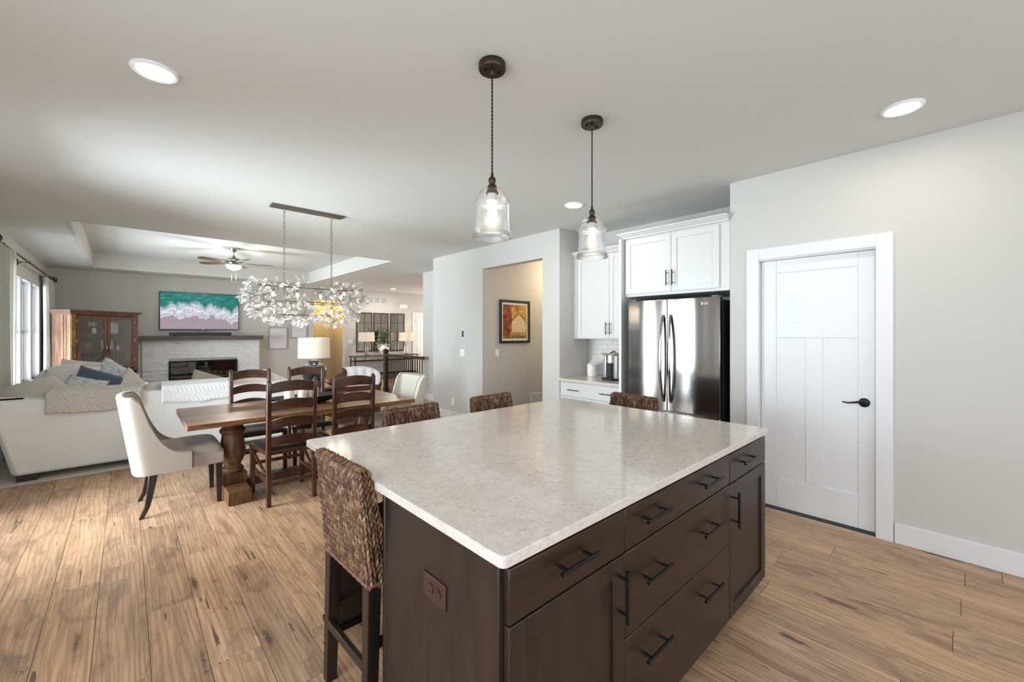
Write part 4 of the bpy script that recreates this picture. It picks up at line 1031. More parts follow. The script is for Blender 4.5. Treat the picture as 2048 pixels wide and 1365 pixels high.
fr_.build('frame', M_PEWTER, ch)
bulbs = [(-0.34, 0, -0.07), (-0.11, 0.0, -0.07), (0.12, 0, -0.07), (0.34, 0, -0.07), (-0.236, 0, -0.235), (0.236, 0, -0.235)]
for (bx, by, bz) in bulbs:
    s_ = MB().lathe([(0.011, 0), (0.013, -0.03), (0.0, -0.03)], (bx, by, zt_ + bz + 0.045), n=12).build('lamp_socket', M_PEWTER, ch)
    MB().lathe([(0.006, 0.014), (0.013, 0.0), (0.015, -0.012), (0.010, -0.028), (0.0, -0.040)], (bx, by, zt_ + bz), n=12).build('bulb', M_BULB, ch)
# petal mesh (teardrop lens) shared
pm = MB(); P = [(0, 0), (0.010, 0.008), (0.0165, 0.022), (0.017, 0.034), (0.011, 0.046), (0, 0.051), (-0.011, 0.046), (-0.017, 0.034), (-0.0165, 0.022), (-0.010, 0.008)]
pm.v = [(x, 0.0008, z) for x, z in P] + [(x * 0.55, 0.0055, 0.03 + (z - 0.03) * 0.55) for x, z in P] + [(x * 0.55, -0.0055, 0.03 + (z - 0.03) * 0.55) for x, z in P]
nP = len(P)
for i in range(nP):
    j = (i + 1) % nP; pm.f += [(i, j, nP + j, nP + i), (i, 2 * nP + i, 2 * nP + j, j)]
pm.f += [tuple(range(nP, 2 * nP)), tuple(reversed(range(2 * nP, 3 * nP)))]
petal = pm.build('crystal_petal', M_CRYSTAL, ch, smooth=False)
random.seed(21); br = MB(); extra = MB(); first = True; count = 0
def rand_dir():
    while True:
        d = Vector((random.uniform(-1, 1), random.uniform(-1, 1), random.uniform(-1, 1)))
        if 0.1 < d.length < 1: return d.normalized()
nodes = []
for tier, (a, b, z, nn, drop) in enumerate(((0.49, 0.17, -0.01, 19, 0.5), (0.54, 0.23, -0.12, 24, 0.0), (0.47, 0.21, -0.23, 21, -0.5), (0.32, 0.12, -0.30, 13, -1.0), (0.15, 0.05, -0.26, 5, -1.0))):
    for i in range(nn):
        t = 2 * pi * (i + 0.5 * (tier % 2) + random.uniform(-.2, .2)) / nn
        nodes.append((Vector((a * math.copysign(abs(cos(t)) ** 0.8, cos(t)), b * math.copysign(abs(sin(t)) ** 0.8, sin(t)), zt_ + z + random.uniform(-.02, .02))), drop))
random.shuffle(nodes)
for p, drop in nodes:
    src = Vector((p.x * 0.78, p.y * 0.5, p.z + (0.03 if drop >= 0 else 0.06)))
    mid = (src + p) / 2 + Vector((0, 0, 0.02)); br.tube([src, mid, p], 0.0018, 5)
    out = Vector((p.x * 1.2, p.y * 3, 0)).normalized(); main = (out * (1.0 if drop > -0.9 else 0.4) + Vector((0, 0, drop * 0.9 - 0.15))).normalized()
    for k in range(5):
        d = (main + rand_dir() * 0.95).normalized(); L = random.uniform(0.035, 0.07); q = p + d * L
        br.tube([p, p + d * L * 0.5 + Vector((0, 0, 0.004)), q], 0.0011, 4)
        if count >= 295:
            e = d.to_track_quat('Z', 'Y').to_matrix().to_4x4(); s_ = random.uniform(1.05, 1.5)
            extra.add([p_ * 1.0 for p_ in map(Vector, pm.v)], pm.f, Matrix.Translation(q) @ e @ Matrix.Rotation(random.uniform(0, pi), 4, 'Z') @ Matrix.Scale(s_, 4)); continue
        o = petal if first else petal.copy()
        if not first: COL.objects.link(o)
        first = False; count += 1
        o.parent = ch; o.location = q
        e = d.to_track_quat('Z', 'Y').to_euler(); rot = Matrix.Rotation(random.uniform(0, pi), 4, 'Z'); o.rotation_euler = (e.to_matrix().to_4x4() @ rot).to_euler()
        s_ = random.uniform(1.05, 1.5); o.scale = (s_, s_, s_)
br.build('twigs', M_PEWTER, ch, kind='stuff')
if extra.v: extra.build('more_crystal_petals', M_CRYSTAL, ch, kind='stuff', smooth=False)
for sx in (-0.3, 0.0, 0.3): point('chandelier_glow', (CX + sx, CY, H - 0.98), 1.6, (1.0, 0.88, 0.7), 0.15)

# ------------------------------------------------------------------ sofa
sf = thing('sectional_sofa', (0.3, 7.2, 0), 0, 'large cream L-shaped sectional sofa with its back to the dining table', 'sofa')
def leanbox(x0, x1, y0, y1, z0, z1, dx0=0, dx1=0, dy0=0, dy1=0):
    v = [(x0, y0, z0), (x1, y0, z0), (x1, y1, z0), (x0, y1, z0), (x0 + dx0, y0 + dy0, z1), (x1 + dx1, y0 + dy0, z1), (x1 + dx1, y1 + dy1, z1), (x0 + dx0, y1 + dy1, z1)]
    return MB().add(v, [(0, 3, 2, 1), (4, 5, 6, 7), (0, 1, 5, 4), (1, 2, 6, 5), (2, 3, 7, 6), (3, 0, 4, 7)])
leanbox(-0.78, 1.70, 6.07, 6.32, 0.075, 0.80, -0.16, 0, -0.03, -0.02).build('back_panel', M_SOFA, sf, bevel=0.03, seg=3, world=True)
leanbox(-0.80, -0.56, 6.10, 9.0, 0.075, 0.80, -0.16, -0.14, -0.0, 0.0).build('side_back_panel', M_SOFA, sf, bevel=0.03, seg=3, world=True)
MB().box(-0.60, 1.68, 6.28, 7.0, 0.08, 0.30).build('seat_base', M_SOFA, sf, bevel=0.02, world=True)
MB().box(-0.60, 0.25, 6.98, 8.98, 0.08, 0.30).build('seat_base', M_SOFA, sf, bevel=0.02, world=True)
leanbox(-0.72, 0.28, 9.0, 9.2, 0.08, 0.62).build('arm', M_SOFA, sf, bevel=0.04, seg=3, world=True)
leanbox(1.50, 1.72, 6.25, 7.02, 0.08, 0.60).build('arm', M_SOFA, sf, bevel=0.04, seg=3, world=True)
def cushion_box(x0, x1, y0, y1, z0, z1, name, mat, puff=0.03):
    # superellipsoid-like box cushion
    cx, cy, cz = (x0 + x1) / 2, (y0 + y1) / 2, (z0 + z1) / 2; hx, hy, hz = (x1 - x0) / 2, (y1 - y0) / 2, (z1 - z0) / 2
    def sp(c, e): return math.copysign(abs(c) ** e, c)
    def fn(u, v):
        a = u * 2 * pi; b = (v - 0.5) * pi
        return (cx + hx * sp(cos(b), .35) * sp(cos(a), .3), cy + hy * sp(cos(b), .35) * sp(sin(a), .3), cz + hz * sp(sin(b), .5))
    return MB().grid(fn, 40, 16, True).build(name, mat, sf, world=True, ang=80)
for a, b in ((-0.55, 0.45), (0.45, 1.5)):
    cushion_box(a, b, 6.45, 7.05, 0.29, 0.46, 'seat_cushion', M_SOFAC)
for a, b in ((0.12, 0.80), (0.80, 1.48)): cushion_box(a, b, 6.27, 6.52, 0.42, 0.865, 'back_cushion', M_SOFAC)
for a, b in ((7.05, 8.0), (8.0, 8.98)): cushion_box(-0.5, 0.27, a, b, 0.29, 0.46, 'seat_cushion', M_SOFAC)
for a, b in ((6.55, 7.45), (7.45, 8.2), (8.2, 8.95)): cushion_box(-0.72, -0.42, a, b, 0.42, 0.88, 'back_cushion', M_SOFAC)
for x, y in ((-0.70, 6.14), (1.62, 6.14), (0.2, 8.9), (-0.66, 8.9), (1.6, 6.92)): MB().box(x - 0.07, x + 0.07, y - 0.045, y + 0.045, 0.013, 0.078).build('foot', M_STOOLLEG, sf, bevel=0.004, world=True)

def make_pillow(name, loc, rot, w_, h_, t, mat, label, group=None):
    def sp(c, e): return math.copysign(abs(c) ** e, c)
    mb = MB()
    for side in (1, -1):
        def fn(u, v, side=side):
            a, b = 2 * u - 1, 2 * v - 1
            pin = 1 - 0.06 * (1 - b * b) * abs(a) ** 3; pin2 = 1 - 0.06 * (1 - a * a) * abs(b) ** 3
            e = max(0, (1 - abs(a) ** 2.6) * (1 - abs(b) ** 2.6)) ** 0.6
            return (a * w_ / 2 * pin, side * t / 2 * e, b * h_ / 2 * pin2)
        mb.grid(fn, 14, 14)
    o = mb.build(name, mat, ang=80); o.location = loc; o.rotation_euler = rot
    bm = bmesh.new(); bm.from_mesh(o.data); bmesh.ops.remove_doubles(bm, verts=bm.verts[:], dist=1e-4); bmesh.ops.recalc_face_normals(bm, faces=bm.faces[:]); bm.to_mesh(o.data); bm.free()
    return tag(o, label, 'pillow', group)
G = 'throw pillows on the sofa'
make_pillow('throw_pillow', (-0.13, 7.22, 0.845), (radians(-12), radians(38), radians(22)), 0.44, 0.44, 0.15, M_FLORAL, 'pale blue floral pillow with its corner up, right of the slate blue one', G)
make_pillow('throw_pillow', (-0.235, 6.88, 0.835), (radians(-32), radians(24), radians(2)), 0.46, 0.34, 0.16, M_BLUE, 'slate blue velvet pillow leaning in the sofa corner', G)
make_pillow('throw_pillow', (0.045, 7.0, 0.74), (radians(-22), radians(52), radians(28)), 0.42, 0.40, 0.14, M_SOFAC, 'plain cream pillow in front of the wooden hutch, right of the floral one', G)
make_pillow('throw_pillow', (-0.37, 6.66, 0.80), (radians(-42), radians(14), radians(-22)), 0.36, 0.34, 0.13, M_FLORAL, 'white pillow with grey floral print, left of the slate blue one', G)
make_pillow('throw_pillow', (-0.66, 6.50, 0.815), (radians(-62), radians(-14), radians(26)), 0.46, 0.42, 0.19, M_LINENLT, 'cream pillow sagging over the sofa back, above the left of the knit throw', G)
make_pillow('throw_pillow', (-0.66, 7.55, 0.86), (radians(-44), radians(-10), radians(-50)), 0.52, 0.46, 0.22, M_KNITWHITE, 'large white pillow on the window side of the sofa', G)
make_pillow('throw_pillow', (-0.50, 7.05, 0.87), (radians(-50), radians(-4), radians(-18)), 0.50, 0.44, 0.20, M_KNITWHITE, 'white crumpled pillow behind the grey floral one', G)
make_pillow('throw_pillow', (-0.42, 7.65, 0.92), (radians(-30), radians(8), radians(-12)), 0.46, 0.36, 0.18, M_SOFAC, 'off-white pillow at the back of the heap, behind the slate blue one', G)
make_pillow('throw_pillow', (0.80, 6.72, 0.74), (radians(-20), radians(22), radians(8)), 0.46, 0.34, 0.13, M_BEIGE, 'beige pillow peeking over the white throw, below the fireplace', G)
make_pillow('throw_pillow', (1.50, 6.68, 0.68), (radians(-14), radians(30), radians(4)), 0.40, 0.40, 0.13, M_FLORAL, 'cream patterned pillow between the two far ladder-back chairs', G)

def throw_blanket(name, x0, x1, zfront, ztop, back, mat, label, lump, nx=120, thick=0.022, yface=6.045, fold=0.0):
    """cloth over the sofa back: up the outer face, over the top, down inside"""
    path = []
    L1 = ztop - zfront
    tot = L1 + 0.27 + back
    mb = MB(); nv = int(tot / 0.009)
    for side in (0, 1):
        def fn(u, v, side=side):
            s = v * tot; x = x0 + u * (x1 - x0)
            sag = 0.010 * sin(u * 7 + 1) + 0.004 * sin(u * 19)
            if s < L1: y, z, nrm = yface - 0.012, zfront + s + sag * (1 - s / L1), Vector((0, -1, 0))
            elif s < L1 + 0.27: t = (s - L1) / 0.27; y, z, nrm = yface - 0.012 + t * 0.27, ztop + 0.028 * sin(pi * t), Vector((0, -cos(t * pi / 2), sin(t * pi / 2) + 0.3)).normalized()
            else: t = s - L1 - 0.27; y, z, nrm = yface + 0.26 + 0.1 * t, ztop - t * 0.9, Vector((0, 0.9, 0.3)).normalized()
            k = lump(u * (x1 - x0), s)
            edge = min(1, min(u, 1 - u) * (x1 - x0) / 0.02, v * tot / 0.02 + 0.05, (1 - v) * tot / 0.02 + 0.05)
            off = (thick * (0.55 + fold * 0.3 * sin(u * 7)) * max(0, edge) ** 0.5 + k * edge) if side == 0 else -0.001
            return (x, y + nrm.y * off, z + nrm.z * off)
        mb.grid(fn, nx, nv)
    o = mb.build(name, mat, ang=80, origin=((x0 + x1) / 2, yface, ztop)); return tag(o, label, 'throw')
def knit(x, s):   # chunky honeycomb knit
    return 0.016 * abs(sin(x * 72 + (0.5 * pi if int(s / 0.034) % 2 else 0))) * abs(sin(s * pi / 0.034)) ** 0.7
def cable(x, s):
    c_ = (s + 0.05) % 0.13; rib = 0.007 * abs(sin(x * 80 + s * 46)) * exp(-((c_ - 0.065) / 0.028) ** 2)
    return rib + 0.0012 * sin(x * 150) * sin(s * 150)
throw_blanket('knitted_throw', -0.58, 0.13, 0.635, 0.83, 0.12, M_KNITGREY, 'chunky oatmeal honeycomb-knit throw over the left part of the sofa back', knit, 170, 0.045, fold=1.0)
throw_blanket('cable_knit_throw', 0.285, 0.93, 0.645, 0.84, 0.10, M_KNITWHITE, 'white cable-knit throw over the sofa back, behind the left table end', cable, 140, 0.028)
# rug
rg = MB().box(-1.13, 2.45, 6.0, 10.95, 0.0005, 0.013).build('area_rug', M_RUG, bevel=0.004, origin=(0.6, 8.8, 0)); tag(rg, 'beige area rug under the sectional sofa', 'rug')

# side table and lamp
stb = thing('side_table', (2.02, 6.46, 0.013), 0, 'small dark side table at the right end of the sofa, holding the navy lamp', 'side table')
MB().box(-0.24, 0.24, -0.24, 0.24, 0.61, 0.64).build('table_top', M_CONSOLE, stb, bevel=0.004)
for sx in (-1, 1):
    for sy in (-1, 1): MB().box(sx * 0.21 - 0.02, sx * 0.21 + 0.02, sy * 0.21 - 0.02, sy * 0.21 + 0.02, 0, 0.61).build('leg', M_CONSOLE, stb, bevel=0.003)
MB().box(-0.21, 0.21, -0.21, 0.21, 0.18, 0.20).build('shelf', M_CONSOLE, stb)
lp = thing('table_lamp', (2.02, 6.46, 0.655), 0, 'large glazed navy jar lamp with white drum shade behind the dining table', 'lamp')
MB().lathe([(0.10, 0), (0.105, 0.01), (0.12, 0.05), (0.155, 0.14), (0.170, 0.22), (0.160, 0.28), (0.12, 0.325), (0.075, 0.345), (0.07, 0.36), (0.085, 0.37), (0.083, 0.378), (0.0, 0.378)], n=36).build('base', M_LAMPBLUE, lp)
MB().lathe([(0.05, 0.378), (0.045, 0.39), (0.008, 0.395), (0.008, 0.44), (0.012, 0.45), (0, 0.455)], n=16).build('stem', M_NICKEL, lp)
def drum(prof_r0, prof_r1, z0, z1, parent, n=40):
    MB().lathe([(prof_r0, z0), (prof_r1, z1), (prof_r1 - 0.004, z1), (prof_r0 - 0.004, z0), (prof_r0, z0)], n=n, cap=False).build('lamp_shade', M_SHADE, parent)
drum(0.215, 0.210, 0.415, 0.71, lp)
MB().lathe([(0.012, 0.46), (0.028, 0.50), (0.03, 0.53), (0.015, 0.56), (0, 0.565)], n=14).build('bulb', emit('lamp_bulb', (1, 0.85, 0.65), 5), lp)
mb = MB().tube([(0, 0, 0.45), (0.06, 0, 0.5), (0.06, 0, 0.62), (0, 0, 0.70), (0, 0, 0.725)], 0.002, 6); mb.tube([(-0.207, 0, 0.70), (0.207, 0, 0.70)], 0.002, 6); mb.tube([(0, 0, 0.715), (0, 0, 0.735)], 0.007, 8); mb.build('harp', M_BRONZE, lp)
point('lamp_glow', (2.02, 6.46, 1.24), 4, (1.0, 0.82, 0.6), 0.03)

# armchair with throw
ac = thing('leather_armchair', (2.68, 6.62, 0), radians(-6), 'brown leather club armchair with white throw, beyond the table', 'armchair')
MB().box(-0.36, 0.36, 0.0, 0.72, 0.10, 0.38).build('seat_base', M_LEATHER, ac, bevel=0.04, seg=3)
def acback(u, v):
    x = (u - 0.5) * 2 * 0.37; a = v * 2 * pi
    ht = 0.84 - 0.10 * abs(2 * u - 1) ** 3
    y = 0.05 + 0.10 * cos(a) - 0.08 * (0.5 + 0.5 * sin(a)); z = 0.15 + (ht - 0.15) * (0.5 + 0.5 * math.copysign(abs(sin(a)) ** 0.6, sin(a)))
    return (x * (1 if True else 1), y, z)
mb = MB().grid(acback, 20, 24); mb.f.append(tuple(range(24))); mb.f.append(tuple(20 * 25 + i for i in range(24))); mb.build('backrest', M_LEATHER, ac, ang=60)
for s_ in (-1, 1):
    mb = MB(); mb.tube([(s_ * 0.36, 0.0, 0.58), (s_ * 0.37, 0.3, 0.60), (s_ * 0.36, 0.66, 0.57)], [0.085, 0.09, 0.09], 16); mb.box(s_ * 0.36 - 0.07, s_ * 0.36 + 0.07, 0.0, 0.68, 0.12, 0.58); mb.build('arm', M_LEATHER, ac, ang=50)
MB().box(-0.27, 0.27, 0.15, 0.74, 0.36, 0.48).build('seat_cushion', M_LEATHER, ac, bevel=0.04, seg=3)
for sx in (-1, 1):
    for yy in (0.05, 0.66): MB().taper((sx * 0.3, yy, 0.0), (0.02, 0.02), (sx * 0.3, yy, 0.11), (0.03, 0.03)).build('foot', M_STOOLLEG, ac)
mb = MB()
for side in (0, 1):
    def fn(u, v, side=side):
        x = -0.17 + u * 0.52 + 0.02 * sin(v * 6); s = v * 0.62
        if s < 0.27: y, z = -0.145, 0.60 + s
        elif s < 0.41: t = (s - 0.27) / 0.14; y, z = -0.145 + 0.20 * t, 0.87 + 0.02 * sin(pi * t)
        else: y, z = 0.06 + (s - .41) * 0.5, 0.86 - (s - 0.41)
        hump = -0.095 * abs(x / 0.37) ** 3 * min(1, s / 0.27); w_ = 0.006 * sin(u * 25) + 0.004 * sin(v * 30 + u * 8)
        o_ = 0.012 if side == 0 else 0.0
        return (x, y - (o_ if s < 0.3 else 0) + w_, z + hump + (o_ if s > 0.22 else 0))
    mb.grid(fn, 40, 30)
blk = mb.build('throw_blanket', M_KNITWHITE, ang=80); blk.location = ac.location; blk.rotation_euler = ac.rotation_euler; tag(blk, 'white fleece throw draped over the back of the brown armchair', 'throw')

# ------------------------------------------------------------------ fireplace wall
ch_ = wall('wall_chimney_breast', 'y', 12.30, 12.48, 0.19, 2.55, 0, 1.268, [(0.72, 2.01, 0.36, 0.77)])
fp = thing('stone_fireplace_surround', (1.37, 12.30, 0), 0, 'white stacked ledger stone fireplace surround under the dark mantel', 'fireplace')
random.seed(8)
rh = 0.084; rws = 15; FX0, FX1 = 0.25, 2.50
strips = 0
for r_ in range(rws):
    z0 = r_ * rh; z1 = z0 + rh
    xs = [FX0]; x = FX0 + random.uniform(0.2, 0.55)
    while x < FX1 - 0.15: xs.append(x); x += random.uniform(0.35, 0.6)
    xs.append(FX1)
    for a, b in zip(xs[:-1], xs[1:]):
        segs = [(a, b)]
        if z1 > 0.35 and z0 < 0.78:
            segs = []
            if a < 0.71: segs.append((a, min(b, 0.71)))
            if b > 2.02: segs.append((max(a, 2.02), b))
        for (sa, sb) in segs:
            if sb - sa < 0.02: continue
            mb = MB(); nsub = 3
            for q in range(nsub):
                za = z0 + rh * q / nsub; zb_ = z0 + rh * (q + 1) / nsub; x = sa
                while x < sb - 0.01:
                    xe = min(sb, x + random.uniform(0.10, 0.28)); 
                    if sb - xe < 0.05: xe = sb
                    dpt = random.uniform(0.018, 0.045)
                    mb.box(x + .0008, xe - .0008, 12.30 - dpt, 12.30, za + .0008, zb_ - .0008); x = xe
            mb.build('stone_panel', M_LEDGER, fp, world=True, smooth=False)
fi = thing('electric_fireplace', (1.365, 12.30, 0.36), 0, 'wide black linear fireplace insert set in the white stone', 'fireplace')
mb = MB().box(0.705, 2.025, 12.235, 12.262, 0.345, 0.385).box(0.705, 2.025, 12.235, 12.262, 0.745, 0.785).box(0.705, 0.745, 12.235, 12.262, 0.385, 0.745).box(1.985, 2.025, 12.235, 12.262, 0.385, 0.745)
mb.build('frame', M_BLACK, fi, bevel=0.003, world=True)
MB().box(0.73, 2.0, 12.44, 12.46, 0.37, 0.76).box(0.73, 2.0, 12.262, 12.44, 0.37, 0.465).build('firebox', M_BLKPLASTIC, fi, world=True)
MB().box(0.745, 1.985, 12.246, 12.249, 0.385, 0.745).build('glass_front', thin_glass('smoked_glass', (0.6, 0.6, 0.62), 0.08), fi, world=True)
random.seed(4); mb = MB()
for i in range(120):
    x = random.uniform(0.76, 1.97); y = random.uniform(12.28, 12.34); r_ = random.uniform(0.010, 0.018); z = 0.475 + random.uniform(0, 0.035)
    t_ = MB().lathe([(0, -r_), (r_ * .9, -r_ * .3), (r_, r_ * .3), (0, r_)], (x, y, z), n=5); mb.add(t_.v, t_.f)
mb.build('glass_embers', simple('ember_glass', (0.85, 0.87, 0.9), 0.2), fi, world=True, kind='stuff')
mt = MB().box(0.185, 2.565, 12.10, 12.48, 1.270, 1.366).build('mantel_shelf', M_MANTEL, bevel=0.004, origin=(1.37, 12.3, 1.27)); tag(mt, 'dark grey-brown wooden mantel shelf above the white stone', 'mantel')
# TV
def tv_mat():
    t = NT('screen_image'); v = t.coords(); sp = t.n('SeparateXYZ', Vector=v); X, Z = sp.outputs[0], sp.outputs[2]
    wv = t.noise(t.n('Mapping', i0=v, Scale=(1.0, 1, 0.35)).outputs[0], 2.6, 5, 0.62, 0.6)
    h1 = t.n('Math', {'operation': 'MULTIPLY_ADD'}, i0=wv, i1=0.75, i2=Z).outputs[0]   # Z + .75*noise
    tex = t.noise(v, 26, 5, 0.75, 1.0)
    sea = t.ramp(t.noise(t.n('Mapping', i0=v, Scale=(1, 1, 4)).outputs[0], 6, 5, 0.6), [(0.3, (0.0, 0.075, 0.075)), (0.55, (0.006, 0.15, 0.135)), (0.75, (0.10, 0.33, 0.28))])
    foam = t.ramp(tex, [(0.35, (0.22, 0.27, 0.33)), (0.5, (0.36, 0.38, 0.44)), (0.62, (0.66, 0.66, 0.70))])
    sand = t.ramp(tex, [(0.3, (0.20, 0.17, 0.22)), (0.7, (0.33, 0.25, 0.28))])
    c_ = t.mix(t.ramp(h1, [(0.66, 0.0), (0.72, 1.0)]), sand, foam)
    c_ = t.mix(t.ramp(h1, [(0.88, 0.0), (1.0, 1.0)]), c_, sea)
    edge = t.ramp(h1, [(0.65, 0.0), (0.67, 0.7), (0.69, 0.0)]); c_ = t.mix(edge, c_, (0.75, 0.75, 0.78))
    edge2 = t.ramp(h1, [(0.79, 0.0), (0.82, 0.6), (0.85, 0.0)]); c_ = t.mix(edge2, c_, (0.7, 0.7, 0.74))
    return t.bsdf((0.01, 0.01, 0.01), 0.4, 0, None, Specular_IOR_Level=0.2, Emission_Color=c_, Emission_Strength=0.85)
tv = thing('television', (1.32, 12.44, 1.505), 0, 'large flat television showing a beach wave, above the mantel', 'television')
MB().box(-0.77, 0.77, -0.02, 0.03, 0, 0.88).build('casing', M_BLKPLASTIC, tv, bevel=0.004)
MB().box(-0.3, 0.3, 0.03, 0.0395, 0.2, 0.6).build('wall_bracket', M_BLKPLASTIC, tv)
MB().box(-0.755, 0.755, -0.0225, -0.0205, 0.018, 0.866).build('screen', tv_mat(), tv)
mb = MB()
for s_ in (-1, 1): mb.tube([(s_ * 0.11, -0.01, 0.0), (s_ * 0.03, -0.02, -0.045)], 0.004, 6)
mb.build('cable', M_BLKPLASTIC, tv)
MB().box(0.02, 0.06, -0.0235, -0.0225, 0.004, 0.014).build('maker_badge', M_SILVER, tv)
sb = thing('soundbar', (1.31, 12.28, 1.3665), 0, 'long black soundbar lying on the mantel under the television', 'soundbar')
MB().box(-0.595, 0.595, -0.04, 0.04, 0.008, 0.078).build('speaker_case', M_BLKPLASTIC, sb, bevel=0.012, seg=3)
for s_ in (-1, 1): MB().box(s_ * 0.5 - 0.03, s_ * 0.5 + 0.03, -0.03, 0.03, 0, 0.009).build('foot', M_BLKPLASTIC, sb)
# two white sketches
def sketch():
    t = NT('sketch_print'); v = t.coords(); n_ = t.noise(v, 22, 4, 0.7, 2.0)
    sp = t.n('VectorMath', {'operation': 'LENGTH'}, i0=v).outputs['Value']
    m_ = t.n('Math', {'operation': 'MULTIPLY'}, i0=t.ramp(n_, [(0.47, 0.0), (0.5, 0.7), (0.53, 0.0)]), i1=t.ramp(sp, [(0.10, 1.0), (0.17, 0.0)])).outputs[0]
    return t.bsdf(t.mix(m_, (0.70, 0.70, 0.74), (0.2, 0.2, 0.22)), 0.6)
M_SK = sketch(); M_GREYFR = simple('grey_frame', (0.36, 0.34, 0.33), 0.5)
frame_pic('framed_sketch', (2.985, 12.48, 1.29), 0, 0.45, 0.58, 0.018, M_GREYFR, 'white framed sketch print right of the fireplace, the lower left one', 0.0, M_SK)
frame_pic('framed_sketch', (3.50, 12.48, 1.61), 0, 0.42, 0.63, 0.018, M_GREYFR, 'white framed sketch print beside the hallway opening, the higher right one', 0.0, M_SK)

# ------------------------------------------------------------------ hutch in the corner
HL = Vector((-0.74, 11.00, 0)); ha = math.atan2(0.77, 0.94)
hu = thing('display_hutch', HL, ha, 'tall reddish-brown wooden display hutch with glass doors in the corner', 'cabinet')
HW, HD, HZ = 1.18, 0.42, 1.86
mb = MB().box(0, 0.025, 0.0, HD, 0.0, HZ - 0.06).box(HW - 0.025, HW, 0.0, HD, 0.0, HZ - 0.06)
mb.build('side_panel', M_HUTCH, hu, bevel=0.003)
MB().box(0, HW, HD - 0.015, HD, 0.0, HZ - 0.06).build('back_panel', M_HUTCHIN, hu)
MB().box(0.0, HW, 0.0, HD, 0.0, 0.08).box(0, HW, 0, HD, 0.66, 0.70).box(0, HW, 0, HD, HZ - 0.09, HZ - 0.06).build('carcass_boards', M_HUTCH, hu, bevel=0.003)
mb = MB()
for a, z0, z1 in ((0.01, HZ - 0.09, HZ - 0.06), (0.025, HZ - 0.06, HZ - 0.03), (0.05, HZ - 0.03, HZ), ): mb.box(-a, HW + a, -a, HD, z0, z1)
mb.build('crown_molding', M_HUTCH, hu, bevel=0.004)
for x in (0.0, HW - 0.075):
    MB().box(x, x + 0.075, -0.012, 0.01, 0.70, HZ - 0.09).build('corner_stile', M_HUTCHLIT if x == 0 else M_HUTCH, hu, bevel=0.003)  # left stile takes the lit copy of the wood
mb = MB()
for i in range(44): mb.box(-0.006, 0.0, 0.10, 0.13, 0.72 + i * 0.0245, 0.738 + i * 0.0245)
mb.box(-0.007, 0.0, 0.0, 0.07, 0.70, HZ - 0.09); mb.box(-0.007, 0.0, 0.16, 0.2, 0.70, HZ - 0.09); mb.build('carved_side_molding', M_HUTCHLIT, hu, bevel=0.002, seg=1)
hm_ = HW / 2
for (x0, x1, hx) in ((0.08, hm_ - 0.004, hm_ - 0.03), (hm_ + 0.004, HW - 0.08, hm_ + 0.03)):
    z0, z1 = 0.715, HZ - 0.10; f_ = 0.055
    d = MB().box(x0, x0 + f_, -0.02, 0.0, z0, z1).box(x1 - f_, x1, -0.02, 0.0, z0, z1).box(x0 + f_, x1 - f_, -0.02, 0, z0, z0 + f_).box(x0 + f_, x1 - f_, -0.02, 0, z1 - f_, z1).build('glass_door', M_HUTCH, hu, bevel=0.003)
    MB().box(x0 + f_, x1 - f_, -0.012, -0.009, z0 + f_, z1 - f_).build('pane', M_GLASS, d)
    MB().tube([(hx, -0.02, 1.10), (hx, -0.045, 1.12), (hx, -0.05, 1.15), (hx, -0.045, 1.18), (hx, -0.02, 1.20)], 0.006, 8).build('handle', M_NICKEL, d)
    for zz in (0.85, 1.25, 1.62): MB().box((x0 - 0.006) if x0 < 0.3 else (x1 - 0.002), (x0 + 0.004) if x0 < 0.3 else (x1 + 0.008), -0.026, -0.01, zz, zz + 0.06).build('hinge', M_NICKEL, d)
    z0, z1 = 0.09, 0.65
    d = MB().box(x0, x0 + f_, -0.02, 0.0, z0, z1).box(x1 - f_, x1, -0.02, 0.0, z0, z1).box(x0 + f_, x1 - f_, -0.02, 0, z0, z0 + f_).box(x0 + f_, x1 - f_, -0.02, 0, z1 - f_, z1).box(x0 + f_, x1 - f_, -0.012, 0, z0 + f_, z1 - f_).build('lower_door', M_HUTCH, hu, bevel=0.003)
for z in (1.07, 1.40): MB().box(0.03, HW - 0.03, 0.02, HD - 0.02, z, z + 0.018).build('shelf', M_HUTCH, hu, bevel=0.002)
def hloc(x, y, z):
    v = Matrix.Rotation(ha, 4, 'Z') @ Vector((x, y, 0)); return (HL.x + v.x, HL.y + v.y, z)
random.seed(9)
M_BINDER = [simple('binder_dark', (0.02, 0.018, 0.02), 0.5), simple('binder_maroon', (0.05, 0.018, 0.02), 0.5)]
GB = 'dark binders on the bottom shelf of the hutch'
bx = 0.14; bi = 0
for bx in (0.15, 0.225, 0.30, 0.375, 0.45, 0.65, 0.725, 0.80, 0.875, 0.95):
    b = thing('ring_binder', hloc(bx, 0.14, 0.703), ha, ('dark ring binder with a white spine label, ' if bi in (0, 2, 4, 5) else 'plain dark ring binder, ') + ('leftmost', 'second from left', 'third from left', 'fourth from left', 'rightmost')[bi % 5] + (' behind the left hutch door' if bi < 5 else ' behind the right hutch door'), 'binder', GB)
    h_ = 0.29
    MB().box(0, 0.062, 0, 0.22, 0, h_).build('cover', M_BINDER[bi % 2], b, bevel=0.003)
    if bi in (0, 2, 4, 5): MB().box(0.012, 0.05, -0.002, 0.0, 0.10, 0.14).build('paper_label', M_PAPER, b)
    bi += 1
v1 = thing('flower_vase', hloc(0.47, 0.14, 1.42), ha, 'white vase of green and white flowers on the upper hutch shelf, left door', 'vase')
MB().lathe([(0.03, 0), (0.045, 0.04), (0.03, 0.10), (0.035, 0.11)], n=16, cap=True).build('vase_body', M_CERAMIC, v1)
mb = MB()
